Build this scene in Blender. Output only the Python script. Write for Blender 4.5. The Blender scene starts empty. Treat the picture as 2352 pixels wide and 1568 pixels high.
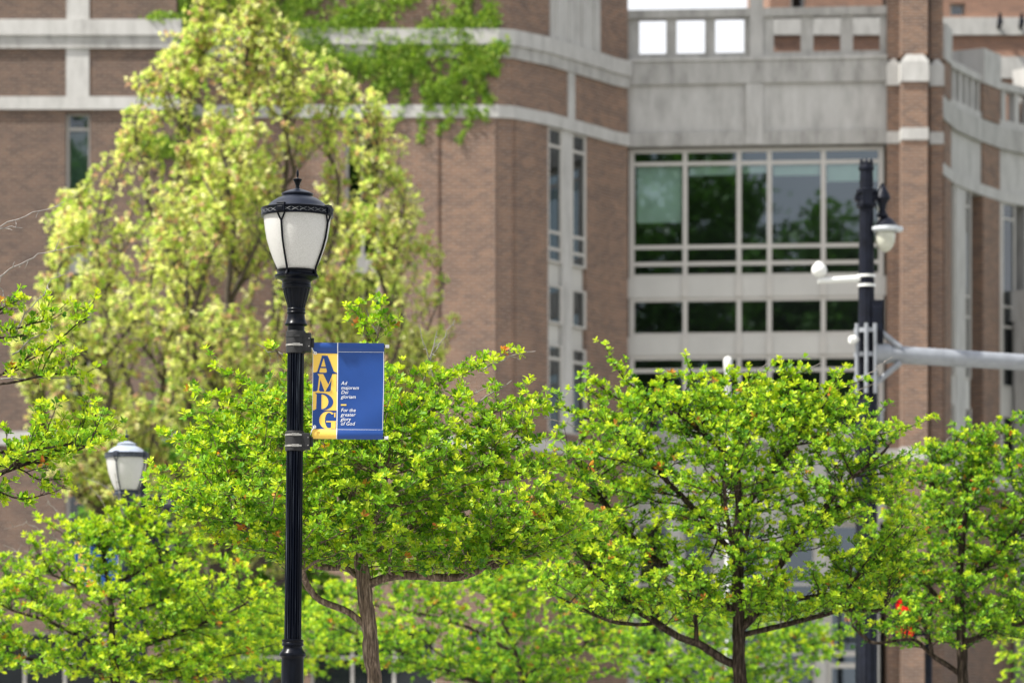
import bpy, math, random
import numpy as np
from mathutils import Vector

SC = bpy.context.scene
COL = SC.collection
R = math.radians

# ------------------------------------------------------------------ camera, sky, sun, exposure
F = 8520.0            # focal length in units of a 2352 px wide picture
HZ = 1750.0           # horizon row in that picture (below its lower edge)
EYE = 1.6
FOCUS = 24.2

cam = bpy.data.cameras.new('camera')
cam.sensor_width = 36.0
cam.lens = F / 2352.0 * 36.0
cam.shift_y = (HZ - 784.0) / 2352.0
cam.clip_start = 0.1
cam.clip_end = 6000.0
cam.dof.use_dof = True
cam.dof.focus_distance = FOCUS
cam.dof.aperture_fstop = 3.25
camo = bpy.data.objects.new('camera', cam)
camo.location = (0, 0, EYE)
camo.rotation_euler = (R(90), 0, 0)
COL.objects.link(camo)
SC.camera = camo

SUN_AZ, SUN_EL = R(250), R(54)      # azimuth clockwise from +Y
world = bpy.data.worlds.new('World')
SC.world = world
world.use_nodes = True
wn = world.node_tree
sky = wn.nodes.new('ShaderNodeTexSky')
sky.sky_type = 'NISHITA'
sky.sun_disc = False
sky.sun_elevation = SUN_EL
sky.sun_rotation = SUN_AZ
sky.air_density = 1.0
sky.dust_density = 6.0
sky.ozone_density = 1.0
bg = wn.nodes['Background']
bg.inputs['Strength'].default_value = 0.15
# bright broken cloud over the blue
wtc = wn.nodes.new('ShaderNodeTexCoord')
wno = wn.nodes.new('ShaderNodeTexNoise')
wno.inputs['Scale'].default_value = 1.7
wno.inputs['Detail'].default_value = 5.0
wn.links.new(wtc.outputs['Generated'], wno.inputs['Vector'])
wrp = wn.nodes.new('ShaderNodeValToRGB')
wrp.color_ramp.elements[0].position = 0.36
wrp.color_ramp.elements[1].position = 0.52
wn.links.new(wno.outputs['Fac'], wrp.inputs[0])
wmx = wn.nodes.new('ShaderNodeMix')
wmx.data_type = 'RGBA'
wn.links.new(wrp.outputs[0], wmx.inputs['Factor'])
wn.links.new(sky.outputs[0], wmx.inputs['A'])
wmx.inputs['B'].default_value = (4.4, 4.5, 4.7, 1)
wn.links.new(wmx.outputs['Result'], bg.inputs['Color'])

sun = bpy.data.lights.new('sun', 'SUN')
sun.energy = 5.0
sun.angle = R(1.5)
sun.color = (1.0, 0.965, 0.90)
suno = bpy.data.objects.new('sun', sun)
tosun = Vector((math.sin(SUN_AZ) * math.cos(SUN_EL), math.cos(SUN_AZ) * math.cos(SUN_EL), math.sin(SUN_EL)))
suno.rotation_euler = (-tosun).to_track_quat('-Z', 'Y').to_euler()
suno.location = (-40, -40, 60)
COL.objects.link(suno)

SC.view_settings.view_transform = 'Standard'
SC.view_settings.look = 'None'
SC.view_settings.exposure = 0.75
SC.view_settings.gamma = 1.0
SC.cycles.max_bounces = 8
SC.cycles.transparent_max_bounces = 12
SC.cycles.use_denoising = True


def P(px, py, Y):
    """a point at depth Y from its place in the 2352 px picture"""
    return np.array([(px - 1176.0) * Y / F, Y, EYE + (HZ - py) * Y / F])


# ------------------------------------------------------------------ tagging and mesh helpers
def tag(o, label=None, cat=None, group=None, kind=None):
    if label: o['label'] = label
    if cat: o['category'] = cat
    if group: o['group'] = group
    if kind: o['kind'] = kind
    return o


def empty(name, loc, label=None, cat=None, group=None, rot=(0, 0, 0)):
    o = bpy.data.objects.new(name, None)
    o.empty_display_size = 0.2
    o.location = loc
    o.rotation_euler = rot
    COL.objects.link(o)
    return tag(o, label, cat, group)


def link(name, me, mat, parent=None, smooth=False):
    o = bpy.data.objects.new(name, me)
    if mat is not None:
        me.materials.append(mat)
    COL.objects.link(o)
    if parent is not None:
        o.parent = parent
    if smooth:
        me.polygons.foreach_set('use_smooth', np.ones(len(me.polygons), dtype=bool))
    return o


class MB:
    """collects shapes for ONE mesh"""
    def __init__(s):
        s.v, s.f, s.uv = [], [], []

    def poly(s, pts, uvs=None):
        n = len(s.v)
        s.v += [tuple(p) for p in pts]
        s.f.append(list(range(n, n + len(pts))))
        s.uv += uvs if uvs is not None else [(0.0, 0.0)] * len(pts)

    def add(s, vs, fs):
        n = len(s.v)
        s.v += [tuple(p) for p in vs]
        for f in fs:
            s.f.append([n + i for i in f])
            s.uv += [(0.0, 0.0)] * len(f)

    def box(s, a, b, bev=0.0):
        x0, y0, z0 = a
        x1, y1, z1 = b
        s.hexa([(x0, y0, z0), (x1, y0, z0), (x1, y1, z0), (x0, y1, z0)],
               [(x0, y0, z1), (x1, y0, z1), (x1, y1, z1), (x0, y1, z1)])

    def hexa(s, lo, hi):
        s.add(list(lo) + list(hi), [(3, 2, 1, 0), (4, 5, 6, 7), (0, 1, 5, 4), (1, 2, 6, 5), (2, 3, 7, 6), (3, 0, 4, 7)])

    def lathe(s, prof, n=32, cx=0.0, cy=0.0, flute=None):
        """prof: (r, z); flute(r, z, ang) may change r"""
        vs, fs = [], []
        for r, z in prof:
            for k in range(n):
                a = 2 * math.pi * k / n
                rr = flute(r, z, k) if flute else r
                vs.append((cx + rr * math.cos(a), cy + rr * math.sin(a), z))
        for i in range(len(prof) - 1):
            for k in range(n):
                k2 = (k + 1) % n
                fs.append((i * n + k, (i + 1) * n + k, (i + 1) * n + k2, i * n + k2))
        s.add(vs, fs)

    def tube(s, pts, rad, n=8, caps=True):
        pts = [np.array(p, float) for p in pts]
        if not hasattr(rad, '__len__'):
            rad = [rad] * len(pts)
        vs, fs = [], []
        for i, p in enumerate(pts):
            t = pts[min(i + 1, len(pts) - 1)] - pts[max(i - 1, 0)]
            t = t / (np.linalg.norm(t) + 1e-9)
            ref = np.array([0.31, 0.9, 0.2]) if abs(t[1]) < 0.85 else np.array([1.0, 0.1, 0.2])
            u = np.cross(t, ref); u /= np.linalg.norm(u)
            w = np.cross(t, u)
            for k in range(n):
                a = 2 * math.pi * k / n
                vs.append(p + rad[i] * (math.cos(a) * u + math.sin(a) * w))
        for i in range(len(pts) - 1):
            for k in range(n):
                k2 = (k + 1) % n
                fs.append((i * n + k, i * n + k2, (i + 1) * n + k2, (i + 1) * n + k))
        if caps:
            fs.append(tuple(range(n - 1, -1, -1)))
            fs.append(tuple((len(pts) - 1) * n + k for k in range(n)))
        s.add(vs, fs)

    def mesh(s, name):
        me = bpy.data.meshes.new(name)
        me.from_pydata(s.v, [], s.f)
        uvl = me.uv_layers.new(name='UVMap')
        uvl.data.foreach_set('uv', np.array(s.uv, dtype=np.float32).ravel())
        me.update()
        return me

    def build(s, name, mat, parent=None, smooth=False, bevel=0.0):
        o = link(name, s.mesh(name), mat, parent, smooth)
        if bevel > 0:
            m = o.modifiers.new('edge', 'BEVEL')
            m.width = bevel; m.segments = 2; m.limit_method = 'ANGLE'; m.angle_limit = R(40)
        if smooth:
            try:
                o.data.set_sharp_from_angle(angle=R(40))
            except Exception:
                pass
        return o


# ------------------------------------------------------------------ materials
def newmat(name):
    m = bpy.data.materials.new(name)
    m.use_nodes = True
    nt = m.node_tree
    return m, nt, nt.nodes['Principled BSDF']


def N(nt, typ, **kw):
    n = nt.nodes.new(typ)
    for k, v in kw.items():
        if k in n.inputs:
            n.inputs[k].default_value = v
        else:
            setattr(n, k, v)
    return n


def ramp(nt, stops):
    r = nt.nodes.new('ShaderNodeValToRGB')
    e = r.color_ramp.elements
    while len(e) < len(stops):
        e.new(0.5)
    for i, (p, c) in enumerate(stops):
        e[i].position = p
        e[i].color = (*c, 1) if len(c) == 3 else c
    return r


def noisy(name, stops, scale=8.0, rough=0.6, detail=6.0, bump=0.0, metallic=0.0, stretch=None, coord='Object', bscale=None, spec=0.5):
    m, nt, bs = newmat(name)
    tc = N(nt, 'ShaderNodeTexCoord')
    mp = N(nt, 'ShaderNodeMapping')
    if stretch: mp.inputs['Scale'].default_value = stretch
    nt.links.new(tc.outputs[coord], mp.inputs[0])
    no = N(nt, 'ShaderNodeTexNoise', Scale=scale, Detail=detail, Roughness=0.62)
    nt.links.new(mp.outputs[0], no.inputs['Vector'])
    rp = ramp(nt, stops)
    nt.links.new(no.outputs['Fac'], rp.inputs[0])
    nt.links.new(rp.outputs[0], bs.inputs['Base Color'])
    bs.inputs['Roughness'].default_value = rough
    bs.inputs['Metallic'].default_value = metallic
    bs.inputs['Specular IOR Level'].default_value = spec
    if bump:
        n2 = no
        if bscale:
            n2 = N(nt, 'ShaderNodeTexNoise', Scale=bscale, Detail=4.0)
            nt.links.new(mp.outputs[0], n2.inputs['Vector'])
        b = N(nt, 'ShaderNodeBump', Strength=bump, Distance=0.02)
        nt.links.new(n2.outputs['Fac'], b.inputs['Height'])
        nt.links.new(b.outputs[0], bs.inputs['Normal'])
    return m


def brick_mat(name, c1, c2, mortar):
    m, nt, bs = newmat(name)
    tc = N(nt, 'ShaderNodeTexCoord')
    br = N(nt, 'ShaderNodeTexBrick', Scale=1.0)
    br.inputs['Color1'].default_value = (*c1, 1)
    br.inputs['Color2'].default_value = (*c2, 1)
    br.inputs['Mortar'].default_value = (*mortar, 1)
    br.inputs['Mortar Size'].default_value = 0.013
    br.inputs['Brick Width'].default_value = 0.30
    br.inputs['Row Height'].default_value = 0.10
    br.inputs['Bias'].default_value = -0.1
    nt.links.new(tc.outputs['UV'], br.inputs['Vector'])
    no = N(nt, 'ShaderNodeTexNoise', Scale=1.5, Detail=10.0, Roughness=0.78)
    mp = N(nt, 'ShaderNodeMapping')
    mp.inputs['Scale'].default_value = (1.0, 1.0, 1.2)
    nt.links.new(tc.outputs['Object'], mp.inputs[0])
    nt.links.new(mp.outputs[0], no.inputs['Vector'])
    rp = ramp(nt, [(0.3, (0.72, 0.74, 0.80)), (0.7, (1.18, 1.12, 1.06))])
    nt.links.new(no.outputs['Fac'], rp.inputs[0])
    mx = N(nt, 'ShaderNodeMix', data_type='RGBA', blend_type='MULTIPLY')
    mx.inputs['Factor'].default_value = 1.0
    nt.links.new(br.outputs['Color'], mx.inputs['A'])
    nt.links.new(rp.outputs[0], mx.inputs['B'])
    nt.links.new(mx.outputs['Result'], bs.inputs['Base Color'])
    bs.inputs['Roughness'].default_value = 0.85
    bs.inputs['Specular IOR Level'].default_value = 0.25
    bp = N(nt, 'ShaderNodeBump', Strength=0.4, Distance=0.01)
    nt.links.new(br.outputs['Fac'], bp.inputs['Height'])
    bp.invert = True
    nt.links.new(bp.outputs[0], bs.inputs['Normal'])
    return m


def stone_mat(name, lo, mid, hi):
    m, nt, bs = newmat(name)
    tc = N(nt, 'ShaderNodeTexCoord')
    n1 = N(nt, 'ShaderNodeTexNoise', Scale=1.1, Detail=9.0, Roughness=0.68)
    mp = N(nt, 'ShaderNodeMapping')
    mp.inputs['Scale'].default_value = (2.4, 2.4, 0.7)
    nt.links.new(tc.outputs['Object'], mp.inputs[0])
    nt.links.new(mp.outputs[0], n1.inputs['Vector'])
    rp = ramp(nt, [(0.28, lo), (0.5, mid), (0.72, hi)])
    nt.links.new(n1.outputs['Fac'], rp.inputs[0])
    nt.links.new(rp.outputs[0], bs.inputs['Base Color'])
    bs.inputs['Roughness'].default_value = 0.8
    bs.inputs['Specular IOR Level'].default_value = 0.3
    n2 = N(nt, 'ShaderNodeTexNoise', Scale=14.0, Detail=4.0)
    nt.links.new(tc.outputs['Object'], n2.inputs['Vector'])
    bp = N(nt, 'ShaderNodeBump', Strength=0.25, Distance=0.01)
    nt.links.new(n2.outputs['Fac'], bp.inputs['Height'])
    nt.links.new(bp.outputs[0], bs.inputs['Normal'])
    return m


def glass_mat(name, tint, refl, gloss=(0.9, 0.95, 1.0)):
    m, nt, bs = newmat(name)
    nt.nodes.remove(bs)
    out = nt.nodes['Material Output']
    tr = N(nt, 'ShaderNodeBsdfTransparent')
    tr.inputs[0].default_value = (*tint, 1)
    gl = N(nt, 'ShaderNodeBsdfGlossy')
    gl.inputs['Color'].default_value = (*gloss, 1)
    gl.inputs['Roughness'].default_value = 0.015
    tc = N(nt, 'ShaderNodeTexCoord')
    no = N(nt, 'ShaderNodeTexNoise', Scale=0.5, Detail=1.0)
    nt.links.new(tc.outputs['Object'], no.inputs['Vector'])
    bp = N(nt, 'ShaderNodeBump', Strength=0.05, Distance=0.05)
    nt.links.new(no.outputs['Fac'], bp.inputs['Height'])
    nt.links.new(bp.outputs[0], gl.inputs['Normal'])
    lw = N(nt, 'ShaderNodeLayerWeight', Blend=0.25)
    ad = N(nt, 'ShaderNodeMath', operation='ADD', use_clamp=True)
    ad.inputs[1].default_value = refl
    nt.links.new(lw.outputs['Fresnel'], ad.inputs[0])
    mx = N(nt, 'ShaderNodeMixShader')
    nt.links.new(ad.outputs[0], mx.inputs[0])
    nt.links.new(tr.outputs[0], mx.inputs[1])
    nt.links.new(gl.outputs[0], mx.inputs[2])
    nt.links.new(mx.outputs[0], out.inputs[0])
    return m


def leaf_mat(name, trans=0.5, rough=0.38, spec=0.5, tgain=(1.25, 1.15, 0.5)):
    m, nt, bs = newmat(name)
    out = nt.nodes['Material Output']
    at = N(nt, 'ShaderNodeAttribute', attribute_name='leaf_colour')
    nt.links.new(at.outputs['Color'], bs.inputs['Base Color'])
    bs.inputs['Roughness'].default_value = rough
    bs.inputs['Specular IOR Level'].default_value = spec
    tl = N(nt, 'ShaderNodeBsdfTranslucent')
    mu = N(nt, 'ShaderNodeMix', data_type='RGBA', blend_type='MULTIPLY')
    mu.inputs['Factor'].default_value = 1.0
    mu.inputs['B'].default_value = (*tgain, 1)
    nt.links.new(at.outputs['Color'], mu.inputs['A'])
    nt.links.new(mu.outputs['Result'], tl.inputs['Color'])
    mx = N(nt, 'ShaderNodeMixShader')
    mx.inputs[0].default_value = trans
    nt.links.new(bs.outputs[0], mx.inputs[1])
    nt.links.new(tl.outputs[0], mx.inputs[2])
    nt.links.new(mx.outputs[0], out.inputs[0])
    return m


def plain(name, c, rough=0.5, metallic=0.0, spec=0.5, var=0.12, scale=6.0):
    lo = tuple(x * (1 - var) for x in c)
    hi = tuple(min(1, x * (1 + var)) for x in c)
    return noisy(name, [(0.3, lo), (0.7, hi)], scale=scale, rough=rough, metallic=metallic, spec=spec)


def iron_mat(name):
    m, nt, bs = newmat(name)
    tc = N(nt, 'ShaderNodeTexCoord')
    no = N(nt, 'ShaderNodeTexNoise', Scale=26.0, Detail=6.0, Roughness=0.7)
    mp = N(nt, 'ShaderNodeMapping')
    mp.inputs['Scale'].default_value = (1.0, 1.0, 0.25)
    nt.links.new(tc.outputs['Object'], mp.inputs[0])
    nt.links.new(mp.outputs[0], no.inputs['Vector'])
    rp = ramp(nt, [(0.38, (0.0015, 0.0022, 0.0045)), (0.66, (0.0035, 0.005, 0.010)), (0.80, (0.09, 0.10, 0.11))])
    nt.links.new(no.outputs['Fac'], rp.inputs[0])
    nt.links.new(rp.outputs[0], bs.inputs['Base Color'])
    bs.inputs['Roughness'].default_value = 0.30
    bs.inputs['Specular IOR Level'].default_value = 0.14
    return m


M = {}
M['brick'] = brick_mat('brown_brick', (0.240, 0.140, 0.093), (0.132, 0.083, 0.063), (0.31, 0.265, 0.222))
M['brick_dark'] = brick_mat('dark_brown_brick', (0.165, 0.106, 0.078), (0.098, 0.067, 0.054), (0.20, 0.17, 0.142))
M['brick_far'] = brick_mat('far_brick', (0.34, 0.185, 0.125), (0.25, 0.140, 0.10), (0.33, 0.25, 0.20))
M['stone'] = stone_mat('pale_stone', (0.34, 0.33, 0.315), (0.465, 0.455, 0.435), (0.55, 0.54, 0.52))
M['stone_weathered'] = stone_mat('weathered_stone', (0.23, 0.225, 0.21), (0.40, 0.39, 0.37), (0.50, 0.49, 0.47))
M['frame'] = plain('window_frame_paint', (0.50, 0.48, 0.445), 0.5, var=0.05, scale=1.0)
M['spandrel'] = plain('spandrel_panel', (0.50, 0.49, 0.46), 0.5, var=0.08, scale=0.7)
M['glass'] = glass_mat('window_glass', (0.30, 0.36, 0.36), 0.10)
M['glass_bay'] = glass_mat('bay_glass', (0.72, 0.80, 0.77), 0.13, (.78, .90, 1.0))
M['blind'] = plain('roller_blind', (0.55, 0.66, 0.58), 0.8, var=0.08, scale=1.5)
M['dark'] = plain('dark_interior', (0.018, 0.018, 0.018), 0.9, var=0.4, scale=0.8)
M['iron'] = iron_mat('black_cast_iron')
M['dome_worn_glare'] = plain('worn_silver_blue_dome_glare', (0.33, 0.37, 0.44), 0.3, var=0.2, scale=10)  # worn dome, with bright glare also put into its pale colour


def shaft_mat():
    m, nt, bs = newmat('fluted_iron_worn')
    tc = N(nt, 'ShaderNodeTexCoord')
    mp = N(nt, 'ShaderNodeMapping'); mp.inputs['Scale'].default_value = (1, 1, .012)
    nt.links.new(tc.outputs['Object'], mp.inputs[0])
    no = N(nt, 'ShaderNodeTexNoise', Scale=150.0, Detail=3.0, Roughness=.6)
    nt.links.new(mp.outputs[0], no.inputs['Vector'])
    rp = ramp(nt, [(0.40, (.0015, .0025, .006)), (0.60, (.0035, .0055, .012)), (0.71, (.13, .15, .18))])
    nt.links.new(no.outputs['Fac'], rp.inputs[0]); nt.links.new(rp.outputs[0], bs.inputs['Base Color'])
    bs.inputs['Roughness'].default_value = .28; bs.inputs['Specular IOR Level'].default_value = .14
    return m


M['shaft'] = shaft_mat()
M['dome'] = plain('dark_painted_dome', (0.009, 0.012, 0.022), 0.34, var=0.3, scale=14, spec=.32)
M['steel_band'] = plain('strap_steel', (0.45, 0.43, 0.40), 0.4, metallic=0.8, var=0.3, scale=40)
M['clamp'] = plain('black_clamp_rubber', (0.009, 0.009, 0.010), 0.6, var=0.3, scale=30)
M['wear'] = plain('worn_edge_paint', (0.20, 0.21, 0.22), 0.5, var=0.4, scale=40)
M['white'] = plain('white_plastic', (0.74, 0.74, 0.72), 0.45, var=0.06, scale=20)
M['galv'] = plain('galvanised_steel', (0.27, 0.285, 0.31), 0.5, metallic=0.25, var=0.18, scale=5)
M['galv_light'] = plain('pale_ribbed_glass', (0.52, 0.55, 0.58), 0.35, var=.3, scale=16)
M['navy'] = plain('dark_navy_paint', (0.006, 0.0075, 0.014), 0.45, var=0.5, scale=6, spec=.16)
M['dark_glass'] = plain('dark_shop_glass', (0.012, 0.016, 0.018), 0.06, var=.3, scale=1)
M['blue'] = plain('banner_blue', (0.006, 0.050, 0.235), 0.42, var=0.05, scale=9)
M['yellow'] = plain('banner_yellow', (0.86, 0.56, 0.09), 0.5, var=0.03, scale=9)
M['print_white'] = plain('banner_print_white', (0.78, 0.78, 0.78), 0.6, var=0.02)
M['bark'] = noisy('hawthorn_bark', [(0.34, (0.028, 0.019, 0.014)), (0.5, (0.13, 0.088, 0.060)), (0.66, (0.33, 0.25, 0.185))],
                  scale=34, rough=0.9, bump=1.0, stretch=(1.6, 1.6, 0.22), detail=8)
M['bark_shaded'] = noisy('shaded_hawthorn_bark', [(0.34, (0.010, 0.008, 0.006)), (0.5, (0.040, 0.029, 0.022)), (0.68, (0.12, 0.092, 0.07))], scale=34, rough=0.95, bump=1.0, stretch=(1.6, 1.6, 0.22), detail=8, spec=.15)  # hawthorn bark again, with the canopies' shade put into a darker colour
M['bark_grey'] = noisy('twig_bark', [(0.3, (0.16, 0.14, 0.125)), (0.7, (0.34, 0.31, 0.29))], scale=30, rough=0.9)
M['bark_maple'] = noisy('maple_bark', [(0.3, (0.035, 0.028, 0.022)), (0.7, (0.13, 0.10, 0.08))], scale=9, rough=0.9, bump=0.5, stretch=(1.5, 1.5, 0.4))
M['leaf'] = leaf_mat('hawthorn_leaf', 0.40, 0.5, 0.26, (1.15, 1.15, .5))
M['leaf_maple'] = leaf_mat('maple_leaf', 0.5, 0.55, 0.3, (1.12, 1.12, 0.9))
M['ivy'] = leaf_mat('ivy_leaf', 0.35, 0.5, 0.35, (1.1, 1.15, 0.5))


def frosted():
    m, nt, bs = newmat('frosted_lamp_glass')
    out = nt.nodes['Material Output']
    tc = N(nt, 'ShaderNodeTexCoord')
    no = N(nt, 'ShaderNodeTexNoise', Scale=170.0, Detail=3.0, Roughness=0.8)
    nt.links.new(tc.outputs['Object'], no.inputs['Vector'])
    rp = ramp(nt, [(0.34, (0.70, 0.685, 0.655)), (0.62, (0.90, 0.89, 0.87))])
    nt.links.new(no.outputs['Fac'], rp.inputs[0])
    nt.links.new(rp.outputs[0], bs.inputs['Base Color'])
    bs.inputs['Roughness'].default_value = 0.28
    bp = N(nt, 'ShaderNodeBump', Strength=0.5, Distance=0.004)
    nt.links.new(no.outputs['Fac'], bp.inputs['Height'])
    nt.links.new(bp.outputs[0], bs.inputs['Normal'])
    tl = N(nt, 'ShaderNodeBsdfTranslucent')
    nt.links.new(rp.outputs[0], tl.inputs['Color'])
    mx = N(nt, 'ShaderNodeMixShader')
    mx.inputs[0].default_value = 0.42
    nt.links.new(bs.outputs[0], mx.inputs[1])
    nt.links.new(tl.outputs[0], mx.inputs[2])
    nt.links.new(mx.outputs[0], out.inputs[0])
    return m


M['frost'] = frosted()


def lit(name, c, e):
    m, nt, bs = newmat(name)
    bs.inputs['Base Color'].default_value = (*c, 1)
    bs.inputs['Emission Color'].default_value = (*c, 1)
    bs.inputs['Emission Strength'].default_value = e
    return m


M['red_lit'] = lit('lit_red_lens', (0.85, 0.006, 0.004), 0.55)

# ------------------------------------------------------------------ ground
def sheet(name, x0, x1, y0, y1, z, mat):
    b = MB()
    b.poly([(x0, y0, z), (x1, y0, z), (x1, y1, z), (x0, y1, z)])
    o = b.build(name, mat)
    return tag(o, kind='structure')


sheet('ground', -2500, 2500, -2500, 2500, 0.0, noisy('lawn_ground', [(0.3, (0.05, 0.07, 0.03)), (0.7, (0.10, 0.11, 0.06))], scale=0.6, rough=1.0))
sheet('pavement', -40, 40, 8, 60, 0.02, noisy('paving_concrete', [(0.3, (0.28, 0.27, 0.255)), (0.7, (0.38, 0.37, 0.35))], scale=1.2, rough=0.9))
sheet('road', -300, 300, 62, 78, 0.008, noisy('asphalt', [(0.3, (0.04, 0.04, 0.042)), (0.7, (0.065, 0.065, 0.065))], scale=2.0, rough=0.9))
sheet('plaza', -60, 60, 80, 110, 0.012, noisy('plaza_paving', [(0.3, (0.30, 0.285, 0.27)), (0.7, (0.40, 0.385, 0.36))], scale=0.8, rough=0.9))
kb = MB()
kb.box((-300, 61.7, 0), (300, 61.98, 0.14)); kb.box((-300, 78.02, 0), (300, 78.3, 0.14))
tag(kb.build('kerb', M['stone_weathered']), kind='structure')

# ------------------------------------------------------------------ the brick building
class Seg:
    def __init__(s, a, b):
        s.a = np.array([a[0], a[1]], float); s.b = np.array([b[0], b[1]], float)
        d = s.b - s.a
        s.L = float(np.linalg.norm(d)); s.d = d / s.L
        s.n = np.array([s.d[1], -s.d[0]])       # outward (towards the viewer)

    def u(s, px):
        k = (px - 1176.0) / F
        d = s.b - s.a
        t = (k * s.a[1] - s.a[0]) / (d[0] - k * d[1])
        return t * s.L

    def Y(s, u):
        return s.a[1] + s.d[1] * u

    def z(s, py, u=None):
        Y = s.Y(s.L / 2 if u is None else u)
        return EYE + (HZ - py) * Y / F

    def p(s, u, z, out=0.0):
        q = s.a + s.d * u + s.n * out
        return (q[0], q[1], z)

    def box(s, mb, u0, u1, z0, z1, d0, d1):
        lo = [s.p(u0, z0, d1), s.p(u1, z0, d1), s.p(u1, z0, d0), s.p(u0, z0, d0)]
        hi = [s.p(u0, z1, d1), s.p(u1, z1, d1), s.p(u1, z1, d0), s.p(u0, z1, d0)]
        i = len(mb.uv)
        mb.hexa(lo, hi)
        w, h = u1 - u0, z1 - z0
        t = d1 - d0
        uvs = []
        uvs += [(u0, 0), (u1, 0), (u1, t), (u0, t)]
        uvs += [(u0, 0), (u1, 0), (u1, t), (u0, t)]
        uvs += [(u0, z0), (u1, z0), (u1, z1), (u0, z1)]
        uvs += [(u1, z0), (u1 + t, z0), (u1 + t, z1), (u1, z1)]
        uvs += [(u0, z0), (u1, z0), (u1, z1), (u0, z1)]
        uvs += [(u0 - t, z0), (u0, z0), (u0, z1), (u0 - t, z1)]
        mb.uv[i:i + 24] = uvs


def wall(mb, sg, z0, z1, openings=(), depth=0.45, u0=0.0, u1=None, uo=0.0):
    u1 = sg.L if u1 is None else u1
    us = sorted(set([u0, u1] + [x for o in openings for x in o[:2]]))
    zs = sorted(set([z0, z1] + [x for o in openings for x in o[2:4]]))
    for i in range(len(us) - 1):
        for j in range(len(zs) - 1):
            um, zm = (us[i] + us[i + 1]) / 2, (zs[j] + zs[j + 1]) / 2
            if any(o[0] < um < o[1] and o[2] < zm < o[3] for o in openings):
                continue
            a, b, c, d = us[i], us[i + 1], zs[j], zs[j + 1]
            mb.poly([sg.p(a, c), sg.p(b, c), sg.p(b, d), sg.p(a, d)],
                    [(a + uo, c), (b + uo, c), (b + uo, d), (a + uo, d)])
    for (a, b, c, d) in openings:
        D = -depth
        mb.poly([sg.p(a, c), sg.p(a, d), sg.p(a, d, D), sg.p(a, c, D)], [(a + uo, c), (a + uo, d), (a + uo + depth, d), (a + uo + depth, c)])
        mb.poly([sg.p(b, c), sg.p(b, c, D), sg.p(b, d, D), sg.p(b, d)], [(b + uo, c), (b + uo + depth, c), (b + uo + depth, d), (b + uo, d)])
        mb.poly([sg.p(a, d), sg.p(b, d), sg.p(b, d, D), sg.p(a, d, D)], [(a + uo, d), (b + uo, d), (b + uo, d + depth), (a + uo, d + depth)])
        mb.poly([sg.p(a, c), sg.p(a, c, D), sg.p(b, c, D), sg.p(b, c)], [(a + uo, c), (a + uo, c + depth), (b + uo, c + depth), (b + uo, c)])


def band(mb, segs, z0, z1, proud, inner=-0.05):
    """a stone course along a run of wall segments, mitred at the bends"""
    pts = [segs[0].a] + [s.b for s in segs]
    def off(d):
        o = []
        for i in range(len(pts)):
            if i == 0: n = segs[0].n; k = 1.0
            elif i == len(pts) - 1: n = segs[-1].n; k = 1.0
            else:
                n = segs[i - 1].n + segs[i].n
                n = n / np.linalg.norm(n)
                k = 1.0 / max(0.3, float(n @ segs[i].n))
            o.append(pts[i] + n * d * k)
        return o
    A, B = off(proud), off(inner)
    for i in range(len(pts) - 1):
        lo = [(*A[i], z0), (*A[i + 1], z0), (*B[i + 1], z0), (*B[i], z0)]
        hi = [(*A[i], z1), (*A[i + 1], z1), (*B[i + 1], z1), (*B[i], z1)]
        mb.hexa(lo, hi)


def window(sg, u0, u1, z0, z1, parent, mull=(), trans=(), fw=0.10, rec=0.30, blinds=(), glass=None, sill=False, mw=None, tw=None):
    fr = MB()
    mw = mw or fw; tw = tw or fw
    d0, d1 = -rec - 0.08, -rec + 0.04
    sg.box(fr, u0, u0 + fw, z0, z1, d0, d1)
    sg.box(fr, u1 - fw, u1, z0, z1, d0, d1)
    ms = sorted(mull)
    zz = [z0] + sorted(trans) + [z1]
    for m in ms:
        sg.box(fr, m - mw / 2, m + mw / 2, z0, z1, d0, d1)
    edges = [u0 + fw] + [x for m in ms for x in (m - mw / 2, m + mw / 2)] + [u1 - fw]
    for k in range(0, len(edges), 2):
        a, b = edges[k], edges[k + 1]
        sg.box(fr, a, b, z1 - fw * 0.7, z1, d0, d1 - 0.02)
        sg.box(fr, a, b, z0, z0 + fw * 0.7, d0, d1 - 0.02)
        for t in trans:
            sg.box(fr, a, b, t - tw / 2, t + tw / 2, d0, d1 - 0.02)
    o = fr.build('window', M['frame'], parent)
    g = MB()
    dg = -rec - 0.02
    g.poly([sg.p(u0 + 0.01, z0 + 0.01, dg), sg.p(u1 - 0.01, z0 + 0.01, dg), sg.p(u1 - 0.01, z1 - 0.01, dg), sg.p(u0 + 0.01, z1 - 0.01, dg)])
    g.build('pane', glass or M['glass'], o)
    for (a, b, c, d) in blinds:
        bb = MB()
        n = max(4, int((b - a) / 0.16))
        for i in range(n):
            x0, x1 = a + (b - a) * i / n, a + (b - a) * (i + 1) / n
            w0 = -rec - 0.16 - 0.012 * math.sin(i * 1.3); w1 = -rec - 0.16 - 0.012 * math.sin((i + 1) * 1.3)
            bb.poly([sg.p(x0, c, w0), sg.p(x1, c, w1), sg.p(x1, d, w1), sg.p(x0, d, w0)])
        sg.box(bb, a, b, c - 0.04, c - 0.005, -rec - 0.18, -rec - 0.14)
        bb.build('blind', M['blind'], o)
    if sill:
        s_ = MB()
        sg.box(s_, u0 - 0.05, u1 + 0.05, z0 - 0.16, z0 - 0.003, -rec - 0.05, 0.06)
        s_.build('sill', M['stone'], o)
    return o


TOP = 46.0  # walls carried up unseen so that their shadow covers the bay
UB0, UB1, LB0, LB1 = 22.86, 23.71, 21.04, 21.42      # upper and lower stone courses
BELT0, BELT1 = 11.05, 11.45

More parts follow.
